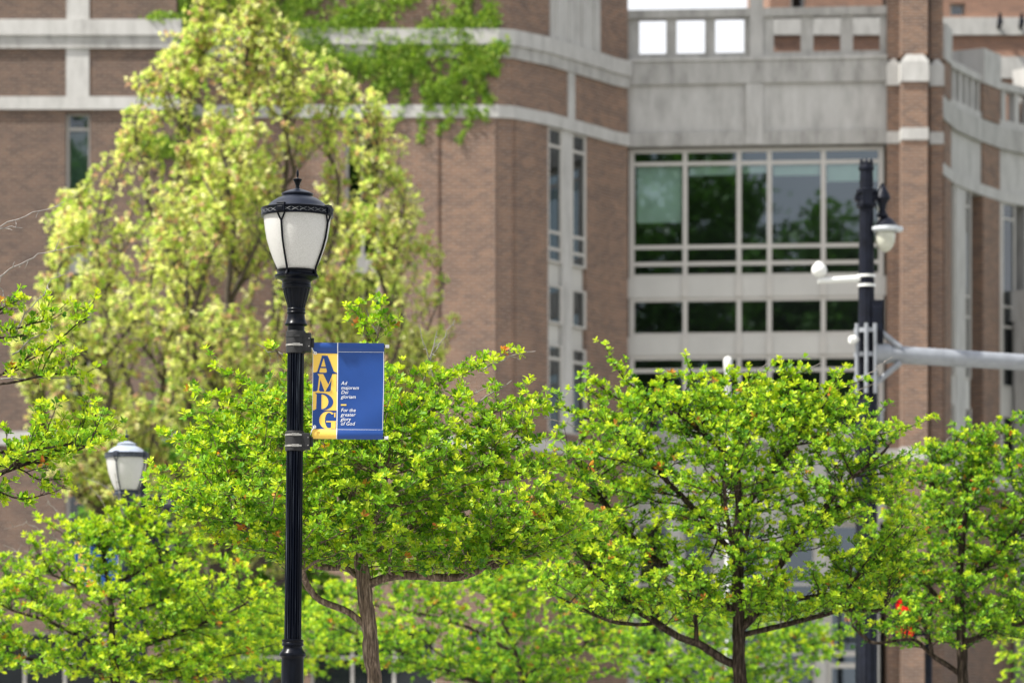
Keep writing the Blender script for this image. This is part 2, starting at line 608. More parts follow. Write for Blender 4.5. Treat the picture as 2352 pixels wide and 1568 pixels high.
bld = empty('campus_building', (0, 112, 0), 'large brown brick and pale stone building with glazed bay and open balustrade', 'building')
def bpart(mb, name, mat, **kw):
    o = mb.build(name, mat, None, **kw)
    o.parent = bld
    o.matrix_parent_inverse = bld.matrix_world.inverted()
    o.location = (0, -112, 0)
    o.matrix_parent_inverse.identity()
    return o
# simplest: children keep world coordinates by giving the root a plain offset
bld.location = (0, 0, 0)
def bpart(mb, name, mat, **kw):
    return mb.build(name, mat, bld, **kw)

def plan(px, Y): return ((px - 1176.0) * Y / F, Y)

YL = 110.6
A0 = (-30.0, YL); A1 = plan(405, YL)
M0 = (A1[0], 112.0); M1 = plan(1143, 112.0)
W1 = plan(1176, 112.15); W2 = plan(1258, 113.35); W3 = plan(1377, 115.9); W4 = plan(1401, 116.5); W5 = plan(1442, 117.2)
sL = Seg(A0, A1); sLs = Seg(A1, M0); sM = Seg(M0, M1)
sa1, sa2, sa3, sa4, sa5 = Seg(M1, W1), Seg(W1, W2), Seg(W2, W3), Seg(W3, W4), Seg(W4, W5)
B0 = plan(1438, 117.55); B1 = plan(2038, 116.85)
sB = Seg(B0, B1)

# left block
b = MB()
ul0, ul1 = sL.u(150), sL.u(207)
zt1, zt2, zt3 = sL.z(258), sL.z(581), sL.z(622)
wl = [(ul0, ul1, sL.z(960), zt1), (ul0, ul1, sL.z(1330), sL.z(1040)), (sL.u(-180), sL.u(-125), sL.z(960), zt1),
      (sL.u(-40), sL.u(330), 0.3, sL.z(1450))]
wall(b, sL, 0, TOP, wl)
wall(b, sLs, 0, TOP)
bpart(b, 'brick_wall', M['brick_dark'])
for q in (0, 2):
    a_, b_, c_, d_ = wl[q]
    w_ = window(sL, a_, b_, c_, d_, bld, trans=[zt1 - 0.46, zt2, zt3, sL.z(900)], fw=0.09, rec=0.32,
                blinds=[(a_ + 0.09, b_ - 0.09, zt2 + 0.2, zt1 - 0.52)] if q == 0 else ())
    sp = MB(); sL.box(sp, a_ + 0.02, b_ - 0.02, zt3 + 0.04, zt2 - 0.04, -0.36, -0.27)
    sp.build('spandrel', M['spandrel'], w_)
window(sL, *wl[1], bld, trans=[sL.z(1120)], fw=0.09, sill=True)
window(sL, *wl[3], bld, fw=0.09, mull=[wl[3][0] + (wl[3][1] - wl[3][0]) * q / 4 for q in (1, 2, 3)], trans=[wl[3][3] - .9], rec=0.42, glass=M['dark_glass'])
# vertical stone strip above the slit window
for (a_, b_, z0, z1) in ((sL.u(152), sL.u(205), LB1 + 0.002, UB0 - 0.002), (sL.u(153), sL.u(205), UB1 + 0.002, TOP),
                         (sL.u(-178), sL.u(-127), LB1 + 0.002, UB0 - 0.002), (sL.u(-178), sL.u(-127), UB1 + 0.002, TOP)):
    b = MB(); sL.box(b, a_, b_, z0, z1, -0.05, 0.03)
    bpart(b, 'stone_panel', M['stone'])

# middle wall with a window strip behind the maple, then the angled wall
b = MB()
wm = [(sM.u(792), sM.u(872), sM.z(960), sM.z(288)), (sM.u(505), sM.u(695), 0.2, sM.z(1440)), (sM.u(712), sM.u(1000), 0.2, sM.z(1440)),
      (sM.u(1075), sM.u(1128), 0.2, sM.z(1440))]
wm = [w for w in wm if w[0] > 0.05]
wall(b, sM, 0, TOP, wm, uo=0.07)
bpart(b, 'brick_wall', M['brick'])
w_ = window(sM, *wm[0], bld, trans=[sM.z(315), sM.z(585), sM.z(625)], mull=[(wm[0][0] + wm[0][1]) / 2], fw=0.10, rec=0.30)
sp = MB(); sM.box(sp, wm[0][0] + 0.02, wm[0][1] - 0.02, sM.z(622), sM.z(588), -0.34, -0.25); sp.build('spandrel', M['spandrel'], w_)
for w in wm[1:]:
    window(sM, *w, bld, mull=[w[0] + (w[1] - w[0]) * q / max(2, round((w[1] - w[0]) / 1.5)) for q in range(1, max(2, round((w[1] - w[0]) / 1.5)))], trans=[w[3] - 0.9], fw=0.09, rec=0.42, glass=M['dark_glass'])
# brick piers on the middle wall (thin raised strips between the shadow joints)
for (pa, pb) in ((905, 1007), (1015, 1138)):
    b = MB(); sM.box(b, sM.u(pa), sM.u(pb), BELT1 + 0.002, LB0 - 0.002, -0.02, 0.06); bpart(b, 'brick_pier', M['brick'])

b = MB()
u3a, u3b = sa3.u(1259), sa3.u(1347)
zA = lambda y: sa3.z(y, (u3a + u3b) / 2)
op3 = [(u3a, u3b, zA(995), LB0)]
wall(b, sa1, 0, TOP, uo=.1); wall(b, sa2, 0, TOP, uo=.2); wall(b, sa3, 0, TOP, op3, depth=0.5, uo=.3); wall(b, sa4, 0, TOP, uo=.4); wall(b, sa5, 0, TOP, uo=.5)
sAr = Seg(W5, (W5[0], 119.0)); wall(b, sAr, 0, TOP)
bpart(b, 'brick_wall', M['brick'])
# groove shadow joint at the bend: a slim pier each side
b = MB(); sa2.box(b, sa2.u(1182), sa2.u(1228), BELT1 + 0.002, LB0 - 0.002, -0.02, 0.06); bpart(b, 'brick_pier', M['brick'])
um = (u3a + u3b) / 2
uml, umr = um - 0.27, um + 0.27
for (a_, b_) in ((u3a, uml), (umr, u3b)):
    for (y0, y1, tr) in ((608, 302, (343, 540, 578)), (748, 660, ()), (995, 796, (828,))):
        window(sa3, a_, b_, zA(y0), zA(y1), bld, trans=[zA(t) for t in tr], fw=0.09, rec=0.05)
    for (y0, y1) in ((660, 608), (796, 748)):
        b = MB(); sa3.box(b, a_ + .004, b_ - .004, zA(y0) + .003, zA(y1) - .003, -0.33, -0.14); bpart(b, 'spandrel', M['spandrel'])
b = MB(); sa3.box(b, uml, umr, zA(995), LB0 - .002, -0.35, 0.0); bpart(b, 'stone_mullion', M['stone'])
b = MB(); sa3.box(b, sa3.u(1303), sa3.u(1318), LB1 + .002, UB0 - .002, -0.03, 0.05); bpart(b, 'stone_mullion', M['stone'])
b = MB(); sa3.box(b, sa3.u(1262), sa3.u(1376), UB1 + .002, TOP, -0.03, 0.05)
for k in range(4):
    uu = sa3.u(1262 + 114 * (k + .5) / 4); sa3.box(b, uu - .05, uu + .05, UB1 + .05, TOP - .05, 0.05, 0.10)
bpart(b, 'stone_panel', M['stone'])

front = [sL, sLs, sM, sa1, sa2, sa3, sa4, sa5]
b = MB(); band(b, front, UB0 + 0.38, UB1, 0.16); bpart(b, 'stone_course', M['stone'])
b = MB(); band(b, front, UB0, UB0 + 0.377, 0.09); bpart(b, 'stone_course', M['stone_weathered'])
b = MB(); band(b, front, LB0, LB1, 0.10); bpart(b, 'stone_course', M['stone'])
b = MB(); band(b, front, BELT0, BELT1, 0.14); bpart(b, 'stone_course', M['stone'])

# the glazed bay
bz = lambda y: EYE + (HZ - y) * 117.0 / F
ub = sB.u
def bay_panel(name, mat, px0, px1, y0, y1, d0, d1):
    b = MB(); sB.box(b, ub(px0), ub(px1), bz(y0), bz(y1), d0, d1)
    return bpart(b, name, mat)
bay_panel('stone_frieze', M['stone'], 1436, 2040, 300, 190, -0.4, 0.0)
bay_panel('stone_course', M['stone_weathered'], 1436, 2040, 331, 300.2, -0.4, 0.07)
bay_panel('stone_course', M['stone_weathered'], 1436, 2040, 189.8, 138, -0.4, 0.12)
bay_panel('stone_course', M['stone'], 1436, 2040, 137.8, 130, -0.4, 0.18)
bay_panel('stone_fin', M['stone'], 1714, 1752, 330, 190.4, 0.002, 0.10)
# balustrade: base rail, top rail, posts
bal = MB()
sB.box(bal, ub(1436), ub(2040), bz(129.8), bz(118), -0.40, 0.02)
sB.box(bal, ub(1436), ub(2040), bz(36), bz(17), -0.44, 0.08)
for (p0, p1) in ((1436, 1467), (1530, 1553), (1619, 1642), (1709, 1722), (1753, 1777), (1839, 1868), (1930, 1959), (2021, 2040)):
    sB.box(bal, ub(p0), ub(p1), bz(117.9), bz(36.1), -0.36, -0.02)
bpart(bal, 'balustrade', M['stone_weathered'])
b = MB(); sB.box(b, ub(1722.3), ub(1752.7), bz(129.5), TOP - 2.5, -0.42, 0.10); bpart(b, 'stone_post', M['stone'])
# window rows of the bay
mulls = [ub(1573), ub(1697), ub(1767), ub(1891)]
e0, e1 = ub(1444), ub(2030)
bl = lambda p0, p1, y0, y1: (ub(p0), ub(p1), bz(y0), bz(y1))
window(sB, e0, e1, bz(633), bz(335), bld, mull=mulls, trans=[bz(369), bz(561), bz(600)], fw=0.17, mw=0.15, tw=0.12, rec=0.24, glass=M['glass_bay'],
       blinds=[bl(1462, 1564, 500, 374), bl(1582, 1689, 392, 374), bl(1705, 1759, 388, 374), bl(1776, 1883, 395, 374), bl(1899, 2016, 410, 374)])
window(sB, e0, e1, bz(768), bz(678), bld, mull=mulls, fw=0.17, mw=0.15, tw=0.12, rec=0.24, glass=M['glass_bay'])
window(sB, e0, e1, bz(990), bz(812), bld, mull=mulls, trans=[bz(846)], fw=0.17, mw=0.15, tw=0.12, rec=0.24, glass=M['glass_bay'])
bay_panel('spandrel', M['spandrel'], 1440, 2036, 677.6, 633.4, -0.34, -0.18)
bay_panel('spandrel', M['spandrel'], 1440, 2036, 811.6, 768.4, -0.34, -0.18)
for p0, p1 in ((1566, 1581), (1690, 1704), (1760, 1774), (1884, 1898)):
    for y0, y1 in ((677.8, 633.2), (811.8, 768.2)):
        bay_panel('mullion', M['frame'], p0, p1, y0, y1, -0.179, -0.12)
bay_panel('stone_ledge', M['stone_weathered'], 1436, 2040, 1016, 994, -0.4, 0.25)
bay_panel('stone_wall', M['stone_weathered'], 1436, 2040, 1200, 1016.4, -0.4, 0.0)
# ground storey of the bay: stone columns with dark glazing behind
for (p0, p1) in ((1440, 1462), (1540, 1566), (1640, 1662), (1758, 1797), (1873, 1898), (2000, 2020)):
    b = MB(); sB.box(b, ub(p0), ub(p1), 0, bz(1200.4), -0.34, -0.02); bpart(b, 'stone_column', M['stone'])
for (p0, p1) in ((1462.5, 1539.5), (1566.5, 1639.5), (1662.5, 1757.5), (1797.5, 1872.5), (1898.5, 1999.5)):
    window(sB, ub(p0), ub(p1), 0.1, bz(1200.6), bld, trans=[bz(1500), bz(1527), bz(1340)], fw=0.16 if p0 > 1890 else 0.08, rec=0.22, glass=M['glass_bay'])

# brick pilaster cluster to the right of the bay
YP = 116.3
for (p0, p1, y_) in ((2038, 2066, YP + 0.35), (2071, 2131, YP - 0.35), (2137, 2166, YP + 0.45)):
    sP = Seg(plan(p0, y_), plan(p1, y_))
    for (z0, z1) in ((0, BELT0), (BELT1, LB0), (LB1, UB0), (UB1, TOP)):
        b = MB(); sP.box(b, 0, sP.L, z0 + .002, z1 - .002, -1.6, 0.0); bpart(b, 'brick_pilaster', M['brick'])
    for z0, z1 in ((LB0, LB1), (BELT0, BELT1)):
        b = MB(); sP.box(b, -0.02, sP.L + 0.02, z0, z1, -1.6, 0.05); bpart(b, 'stone_course', M['stone'])
    b = MB()      # cap stone with sloped shoulders
    e = 0.03
    lo = [sP.p(-e, UB0, 0.07), sP.p(sP.L + e, UB0, 0.07), sP.p(sP.L + e, UB0, -1.6), sP.p(-e, UB0, -1.6)]
    mi = [(x, y, UB1 - 0.22) for x, y, z in lo]
    hi = [sP.p(0.14, UB1, 0.012), sP.p(sP.L - 0.14, UB1, 0.012), sP.p(sP.L - 0.14, UB1, -1.5), sP.p(0.14, UB1, -1.5)]
    b.hexa(lo, mi); b.hexa(mi, hi)
    bpart(b, 'capstone', M['stone'])

# curved right wing going back from the pilaster
RW = [plan(2128, 120.5), plan(2163.5, 123.1), plan(2186, 124.8), plan(2243, 127.1), plan(2292, 128.7), plan(2352, 129.9), plan(2440, 131.2), plan(2640, 133.0)]
rs = [Seg(RW[i], RW[i + 1]) for i in range(len(RW) - 1)]
def rseg(px):
    for s in rs:
        if -1e-6 <= s.u(px) <= s.L + 1e-6: return s
    return rs[-1]
b = MB()
for i, s in enumerate(rs):
    wall(b, s, 0, BELT0, uo=i * .1)
bpart(b, 'brick_wall', M['brick'])
piers = [(2163.6, 2178), (2252, 2291), (2390, 2439)]
for (p0, p1) in piers:
    s = rseg((p0 + p1) / 2)
    a_, b_ = max(0, s.u(p0)), min(s.L, s.u(p1))
    for (z0, z1) in ((BELT1, LB0), (LB1, UB0), (UB1, 24.9)):
        b = MB(); s.box(b, a_, b_, z0 + .003, z1 - .003, -1.3, 0.10); bpart(b, 'brick_pier', M['brick'])
    b = MB(); s.box(b, a_, b_, 24.9, 26.1, -1.3, 0.14); bpart(b, 'stone_pier', M['stone'])
b = MB(); band(b, rs, UB0, UB1 - .1, 0.16, -1.2); bpart(b, 'stone_course', M['stone_weathered'])
b = MB(); band(b, rs, LB0, LB1, 0.12, -1.2); bpart(b, 'stone_course', M['stone'])
b = MB(); band(b, rs, BELT0, BELT1, 0.14, -1.2); bpart(b, 'stone_course', M['stone'])
b = MB(); band(b, rs, LB1 + .002, UB0 - .002, 0.02, -1.0); bpart(b, 'stone_frieze', M['stone'])
rail = MB()
band(rail, rs, 24.95, 25.2, 0.06, -0.4)
band(rail, rs, UB1 - .098, UB1 + 0.2, 0.04, -0.4)
for s in rs:
    n = max(2, int(s.L / 0.55))
    for k in range(n):
        u_ = s.L * (k + .5) / n
        s.box(rail, u_ - 0.12, u_ + 0.12, UB1 + 0.202, 24.948, -0.3, -0.02)
bpart(rail, 'balustrade', M['stone'])
for (p0, p1) in ((2181, 2193), (2214, 2227), (2299, 2329)):
    s = rseg((p0 + p1) / 2); a_, b_ = max(0.02, s.u(p0)), min(s.L - .02, s.u(p1))
    window(s, a_, b_, BELT1 + 3.2, LB0 - .004, bld, trans=[LB0 - .55, LB0 - 3.6, LB0 - 4.3], fw=0.07, rec=-0.02)
    window(s, a_, b_, BELT1 + .01, BELT1 + 2.19, bld, fw=0.07, rec=-0.02)
    b = MB(); s.box(b, a_, b_, BELT1 + 2.2, BELT1 + 3.19, -0.2, 0.0); bpart(b, 'spandrel', M['spandrel'])
for (p0, p1, mt, nm, o_) in ((2193, 2214, 'stone', 'stone_mullion', .05), (2166, 2180.6, 'brick', 'brick_pier', .04), (2227.4, 2251.6, 'brick', 'brick_wall', -.25), (2291.4, 2298.6, 'frame', 'window_jamb', .05),
                             (2329.4, 2389.6, 'stone', 'stone_wall', .06), (2440, 2500, 'brick', 'brick_pier', .04)):
    s = rseg((p0 + p1) / 2); a_, b_ = max(0.0, s.u(p0)), min(s.L, s.u(p1))
    b = MB(); s.box(b, a_, b_, BELT1 + .002, LB0 - .002, -0.5, o_); bpart(b, nm, M[mt])
# projecting stone porch block low on the right wing
s = rs[4]
b = MB(); s.box(b, s.u(2322), s.L + 2.5, s.z(738), s.z(668), -0.2, 1.0); bpart(b, 'stone_lintel', M['stone'])
b = MB(); s.box(b, s.u(2322), s.u(2338), 0.0, s.z(738.4), 0.15, 0.9); bpart(b, 'stone_column', M['stone'])
b = MB(); s.box(b, s.u(2340), s.L + 2.4, s.z(1200), s.z(765), 0.16, 0.2); bpart(b, 'dark_glazing', M['dark_glass'])

# dark rooms behind the glass, closing the building
core = MB()
def prism(mb, pts, z0, z1):
    n = len(pts)
    vs = [(x, y, z0) for x, y in pts] + [(x, y, z1) for x, y in pts]
    fs = [tuple(range(n - 1, -1, -1)), tuple(range(n, 2 * n))] + [(i, (i + 1) % n, n + (i + 1) % n, n + i) for i in range(n)]
    mb.add(vs, fs)
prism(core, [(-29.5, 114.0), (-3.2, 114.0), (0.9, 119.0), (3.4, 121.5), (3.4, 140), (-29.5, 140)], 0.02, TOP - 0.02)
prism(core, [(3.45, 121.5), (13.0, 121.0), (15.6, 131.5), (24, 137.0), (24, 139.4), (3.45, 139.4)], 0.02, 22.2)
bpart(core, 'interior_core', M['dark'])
b = MB(); prism(b, [(-30.0, 110.7), (A1[0] - .02, 110.7), (A1[0] - .02, 112.1), (-.5, 112.1), (3.5, 117.4), (3.5, 140.1), (-30, 140.1)], TOP, TOP + 0.25)
bpart(b, 'roof', M['stone_weathered'])
b = MB(); prism(b, [(3.5, 117.9), (11.9, 117.2), (13.6, 121.6), (16.6, 131.0), (24, 134.5), (24, 139.9), (3.5, 139.9)], 22.3, 22.6)
bpart(b, 'terrace', M['stone_weathered'])

# rear wing standing beyond the terrace
rear = empty('rear_wing', (0, 0, 0), 'orange brick block with cream stone bands standing beyond the balustrade', 'building')
YR = 146.0
sR = Seg(plan(1768, YR), plan(2900, YR))
rz = lambda y: EYE + (HZ - y) * YR / F
b = MB()
ro = [(sR.u(2182), sR.u(2217), rz(36), rz(8)), (sR.u(1815), sR.u(1850), rz(60), rz(-30))]
wall(b, sR, 0, 40, ro, depth=0.5)
sRs = Seg((sR.a[0], 160), (sR.a[0], YR)); wall(b, sRs, 0, 40)
b.build('brick_wall', M['brick_far'], rear)
for w in ro:
    window(sR, *w, rear, fw=0.1)
for (y0, y1) in ((82, 42), (182, 132)):
    b = MB(); sR.box(b, -0.1, sR.L, rz(y0), rz(y1), -0.1, 0.15)
    b.build('stone_course', M['stone'], rear)
b = MB(); prism(b, [(sR.a[0] + .6, YR + .6), (sR.b[0], YR + .6), (sR.b[0], 160), (sR.a[0] + .6, 160)], 0.02, 39.9); b.build('interior_core', M['dark'], rear)
for px in (2297, 2347):
    b = MB(); q = P(px, 90, YR - 0.5)
    b.tube([(q[0], q[1] + .4, rz(66)), (q[0], q[1], rz(58)), (q[0], q[1], rz(36))], [.09, .12, .05], 8)
    b.build('wall_light', M['navy'], rear)

# ------------------------------------------------------------------ foliage engine
def unit(a):
    return a / (np.linalg.norm(a, axis=-1, keepdims=True) + 1e-9)


TV = np.array([(0, 0, 0), (0, .55, -.05), (0, 1.0, -.02), (-.24, .38, .06), (-.25, .74, .05), (.24, .38, .06), (.25, .74, .05)])
TF = np.array([(0, 3, 4, 1), (0, 1, 6, 5)]); TT = np.array([(1, 4, 2), (1, 2, 6)])
MV = np.array([(0, 0, 0), (0, .5, -.04), (0, 1.0, -.14), (-.42, .30, .03), (-.50, .62, -.06), (.42, .30, .03), (.50, .62, -.06)])


def leaves_mesh(name, base, d, n, L, col, V=TV, wid=None):
    """one mesh of many folded leaves"""
    s = unit(np.cross(d, n))
    n = np.cross(s, d)
    k = len(base)
    W = L if wid is None else L * wid
    verts = (base[:, None, :] + V[None, :, 0:1] * (s * W[:, None])[:, None, :] + V[None, :, 1:2] * (d * L[:, None])[:, None, :]
             + V[None, :, 2:3] * (n * L[:, None])[:, None, :]).reshape(-1, 3)
    off = (np.arange(k) * 7)[:, None, None]
    q = (TF[None] + off).reshape(k, -1)
    t = (TT[None] + off).reshape(k, -1)
    loops = np.concatenate([q, t], axis=1).ravel()
    tot = np.tile(np.array([4, 4, 3, 3]), k)
    start = np.concatenate([[0], np.cumsum(tot)[:-1]])
    me = bpy.data.meshes.new(name)
    me.vertices.add(len(verts)); me.vertices.foreach_set('co', verts.astype(np.float32).ravel())
    me.loops.add(len(loops)); me.loops.foreach_set('vertex_index', loops.astype(np.int32))
    me.polygons.add(len(tot)); me.polygons.foreach_set('loop_start', start.astype(np.int32))
    me.polygons.foreach_set('loop_total', tot.astype(np.int32))
    at = me.attributes.new('leaf_colour', 'FLOAT_COLOR', 'POINT')
    c = np.ones((k, 7, 4), dtype=np.float32); c[:, :, :3] = col[:, None, :]
    at.data.foreach_set('color', c.ravel())
    me.update(calc_edges=True)
    me.polygons.foreach_set('use_smooth', np.ones(len(tot), dtype=bool))
    return me


class Grow:
    """a growing skeleton: nodes with parents, and the places where leaf rosettes sit"""
    def __init__(s, rng):
        s.rng = rng; s.pos, s.par = [], []; s.rp, s.rt, s.ry = [], [], []

    def chain(s, start, pts):
        p = start; out = []
        for q in pts:
            s.pos.append(np.asarray(q, float)); s.par.append(p); p = len(s.pos) - 1; out.append(p)
        return out

    def leafy(s, node, spur, d, young, knob=True):
        """a short spur with a rosette"""
        p = s.pos[node] + spur
        if knob:
            s.pos.append(p); s.par.append(node)
        s.rp.append(p); s.rt.append(d); s.ry.append(young)

    def attach(s, cand, tip, steep, lmin):
        C = np.array([s.pos[c] for c in cand])
        D = tip - C
        L = np.linalg.norm(D, axis=1)
        cost = L + 3.0 * np.maximum(0, steep * np.hypot(D[:, 0], D[:, 1]) - D[:, 2]) + 2.0 * np.maximum(0, lmin - L)
        return cand[int(cost.argmin())]

    def spray(s, i0, tip, sag, wid, step, sp, flat=True, bare=.22, ang=52, lift=.06, sub=.3, kink=.012, spur=.022, young=.6):
        rng = s.rng
        p0 = s.pos[i0]; tip = np.asarray(tip, float)
        L = float(np.linalg.norm(tip - p0))
        if L < step: return
        c = p0 * .5 + tip * .5 + np.array([0, 0, -sag * L]) + rng.normal(0, .05 * L, 3) * np.array([1, 1, .4])
        n = max(3, int(L / step))
        t = np.linspace(0, 1, n + 1)[1:, None]
        C = (1 - t) ** 2 * p0 + 2 * t * (1 - t) * c + t * t * tip + rng.normal(0, kink, (n, 3)) * np.minimum(1, 3 * (1 - t) + .3)
        ids = s.chain(i0, C)
        side = 1
        acc = 0.0
        for k, nd in enumerate(ids):
            tt = (k + 1) / n
            if tt < bare: continue
            d = C[k] - (C[k - 1] if k else p0); d = d / (np.linalg.norm(d) + 1e-9)
            acc += step
            if acc >= sp * .9:
                acc = 0
                side = -side
                if flat:
                    h = np.cross(d, np.array([0, 0, 1.0])); h = h / (np.linalg.norm(h) + 1e-6)
                    out = h * side + np.array([0, 0, lift]) + rng.normal(0, .18, 3)
                else:
                    h = rng.normal(0, 1, 3); h -= d * (h @ d); out = h / (np.linalg.norm(h) + 1e-6) + np.array([0, 0, lift])
                a = R(ang + rng.normal(0, 12))
                v = d * math.cos(a) + out * math.sin(a)
                ln = wid * (min(1.0, (1 - tt) * 1.25 + .12)) ** .75 * min(1, .35 + 1.6 * tt) * rng.uniform(.55, 1.12)
                s.twig(nd, v, ln, step, sp, flat, lift, sub, spur, young)
            if rng.random() < step / sp * .8:
                s.leafy(nd, np.array([0, 0, spur]) + rng.normal(0, spur * .5, 3), d * .5 + np.array([0, 0, .75]) + rng.normal(0, .25, 3), young - .2 * (1 - tt))
        s.leafy(ids[-1], d * step * .4, d * .8 + np.array([0, 0, .55]), young + .2, False)

    def twig(s, nd, v, ln, step, sp, flat, lift, sub, spur, young):
        rng = s.rng
        v = v / (np.linalg.norm(v) + 1e-9)
        m = max(1, int(round(ln / step)))
        p = s.pos[nd]; cur = nd
        for q in range(m):
            v = v + rng.normal(0, .14, 3) + np.array([0, 0, lift * .35]); v = v / np.linalg.norm(v)
            p = p + v * ln / m
            cur = s.chain(cur, [p])[0]
            last = q == m - 1
            if last:
                s.leafy(cur, v * spur * .6, v * .75 + np.array([0, 0, .6]) + rng.normal(0, .15, 3), young + .12, False)
            elif rng.random() < min(1, step / sp * 1.1):
                s.leafy(cur, np.array([0, 0, spur]) + rng.normal(0, spur * .6, 3), v * .35 + np.array([0, 0, .8]) + rng.normal(0, .3, 3), young - .14)
            if sub > 0 and not last and m > 2 and rng.random() < sub:
                h = np.cross(v, np.array([0, 0, 1.0])) * rng.choice([-1, 1]) + np.array([0, 0, lift]) + rng.normal(0, .25, 3)
                s.twig(cur, v * .6 + h * .8, ln * .45, step, sp, flat, lift, 0, spur, young)


def branches(pos, par, r_tip, expo, rmax=None, n=7):
    """radii by the pipe rule and one connected tube mesh; returns radii, children counts and directions"""
    k = len(pos)
    kids = [[] for _ in range(k)]
    for i in range(k):
        if par[i] >= 0: kids[par[i]].append(i)
    acc = np.zeros(k)
    for i in range(k - 1, -1, -1):
        if acc[i] == 0: acc[i] = r_tip ** expo
        if par[i] >= 0: acc[par[i]] += acc[i]
    r = acc ** (1 / expo)
    if rmax:
        big = r > rmax * 0.3
        r = np.where(r > rmax, rmax + (r - rmax) * 0.15, r)
    main = np.full(k, -1)
    for i in range(k):
        if kids[i]: main[i] = max(kids[i], key=lambda c: acc[c])
    # smooth the runs a little
    for _ in range(2):
        q = pos.copy()
        for i in range(k):
            if par[i] >= 0 and main[i] >= 0:
                q[i] = 0.5 * pos[i] + 0.25 * (pos[par[i]] + pos[main[i]])
        pos = q
    din = np.zeros((k, 3))
    for i in range(k):
        if par[i] >= 0: din[i] = pos[i] - pos[par[i]]
    din = unit(din)
    tan = din.copy()
    for i in range(k):
        if main[i] >= 0: tan[i] = din[i] + din[main[i]]
    tan = unit(tan)
    return pos, r, kids, main, din, tan


def tube_mesh(name, pos, par, r, main, din, tan, n=7, rng=None, rough=0.0):
    k = len(pos)
    rp, rt, rr = [pos], [tan], [r]
    ea, eb = [], []
    side = []
    for i in range(k):
        p = par[i]
        if p < 0: continue
        if main[p] == i:
            ea.append(p); eb.append(i)
        else:
            ea.append(k + len(side)); eb.append(i); side.append(i)
    side = np.array(side, int)
    if len(side):
        rp.append(pos[par[side]]); rt.append(din[side]); rr.append(np.minimum(r[side] * 1.15, r[par[side]]))
    RP, RT, RR = np.concatenate(rp), np.concatenate(rt), np.concatenate(rr)
    ref = np.array([0.55, 0.8, 0.15])
    u = unit(np.cross(RT, np.broadcast_to(ref, RT.shape)))
    w = np.cross(RT, u)
    ang = np.arange(n) * 2 * math.pi / n
    rad = RR[:, None] * np.ones((1, n))
    if rng is not None and rough:
        rad = rad * (1 + rough * rng.normal(0, 1, rad.shape))
    V = RP[:, None, :] + rad[:, :, None] * (np.cos(ang)[None, :, None] * u[:, None, :] + np.sin(ang)[None, :, None] * w[:, None, :])
    V = V.reshape(-1, 3)
    ea = np.array(ea)[:, None]; eb = np.array(eb)[:, None]
    kk = np.arange(n)[None]; k2 = (kk + 1) % n
    q = np.stack([ea * n + kk, ea * n + k2, eb * n + k2, eb * n + kk], axis=-1).reshape(-1, 4)
    me = bpy.data.meshes.new(name)
    me.vertices.add(len(V)); me.vertices.foreach_set('co', V.astype(np.float32).ravel())
    me.loops.add(q.size); me.loops.foreach_set('vertex_index', q.astype(np.int32).ravel())
    me.polygons.add(len(q)); me.polygons.foreach_set('loop_start', (np.arange(len(q)) * 4).astype(np.int32))
    me.polygons.foreach_set('loop_total', np.full(len(q), 4, np.int32))
    me.update(calc_edges=True)
    me.polygons.foreach_set('use_smooth', np.ones(len(q), dtype=bool))
    return me


def rosettes(rng, p, t, lo, hi, L, spread=(30, 78)):
    """leaves round shoot tips: returns base, direction, normal, length, rank (0 = youngest)"""
    cnt = rng.integers(lo, hi + 1, len(p))
    ii = np.repeat(np.arange(len(p)), cnt)
    rank = np.concatenate([np.arange(c) / max(1, c - 1) for c in cnt]) if len(cnt) else np.zeros(0)
    ph = rng.uniform(0, 6.28, len(p))[ii] + np.concatenate([np.arange(c) * 2.4 for c in cnt])
    T = unit(t)[ii]
    ref = np.where(np.abs(T[:, 2:3]) > 0.9, np.array([[1.0, 0, 0]]), np.array([[0, 0, 1.0]]))
    u = unit(np.cross(T, ref)); w = np.cross(T, u)
    rad = np.cos(ph)[:, None] * u + np.sin(ph)[:, None] * w
    a = np.radians(spread[0] + (spread[1] - spread[0]) * rank + rng.normal(0, 14, len(ii)))
    d = unit(T * np.cos(a)[:, None] + rad * np.sin(a)[:, None] + rng.normal(0, .12, (len(ii), 3)))
    n = unit(T - d * (T * d).sum(-1, keepdims=True) + rng.normal(0, .34, (len(ii), 3)))
    base = p[ii] - T * (rank * L * 0.5)[:, None] + rad * 0.004
    ln = L * (0.62 + 0.45 * np.sqrt(rank)) * rng.uniform(.55, 1.28, len(ii))
    return base, d, n, ln, rank, ii


YOUNG = np.array([0.61, 0.71, 0.034]); MATURE = np.array([0.046, 0.165, 0.016]); MID = np.array([0.23, 0.45, 0.024]); RED = np.array([0.58, 0.17, 0.05])


def haw_colours(rng, rank, ii, ry, red=0.02):
    k = len(ry)
    shoot = np.clip(ry + rng.normal(0, 0.20, k), 0, 1)[ii]
    y = np.clip(shoot + 0.30 * (0.5 - rank) + rng.normal(0, .10, len(rank)), 0, 1)[:, None]
    c = np.where(y < .5, MATURE + (MID - MATURE) * y * 2, MID + (YOUNG - MID) * (y - .5) * 2)
    m = (rng.random(k) < red)[ii] & (rng.random(len(rank)) < .8)
    c[m] = RED * rng.uniform(.7, 1.2, (m.sum(), 1)) + np.array([0, .14, 0]) * rng.random((m.sum(), 1))
    return np.clip(c * rng.uniform(.8, 1.15, (len(rank), 1)), 0, 1)


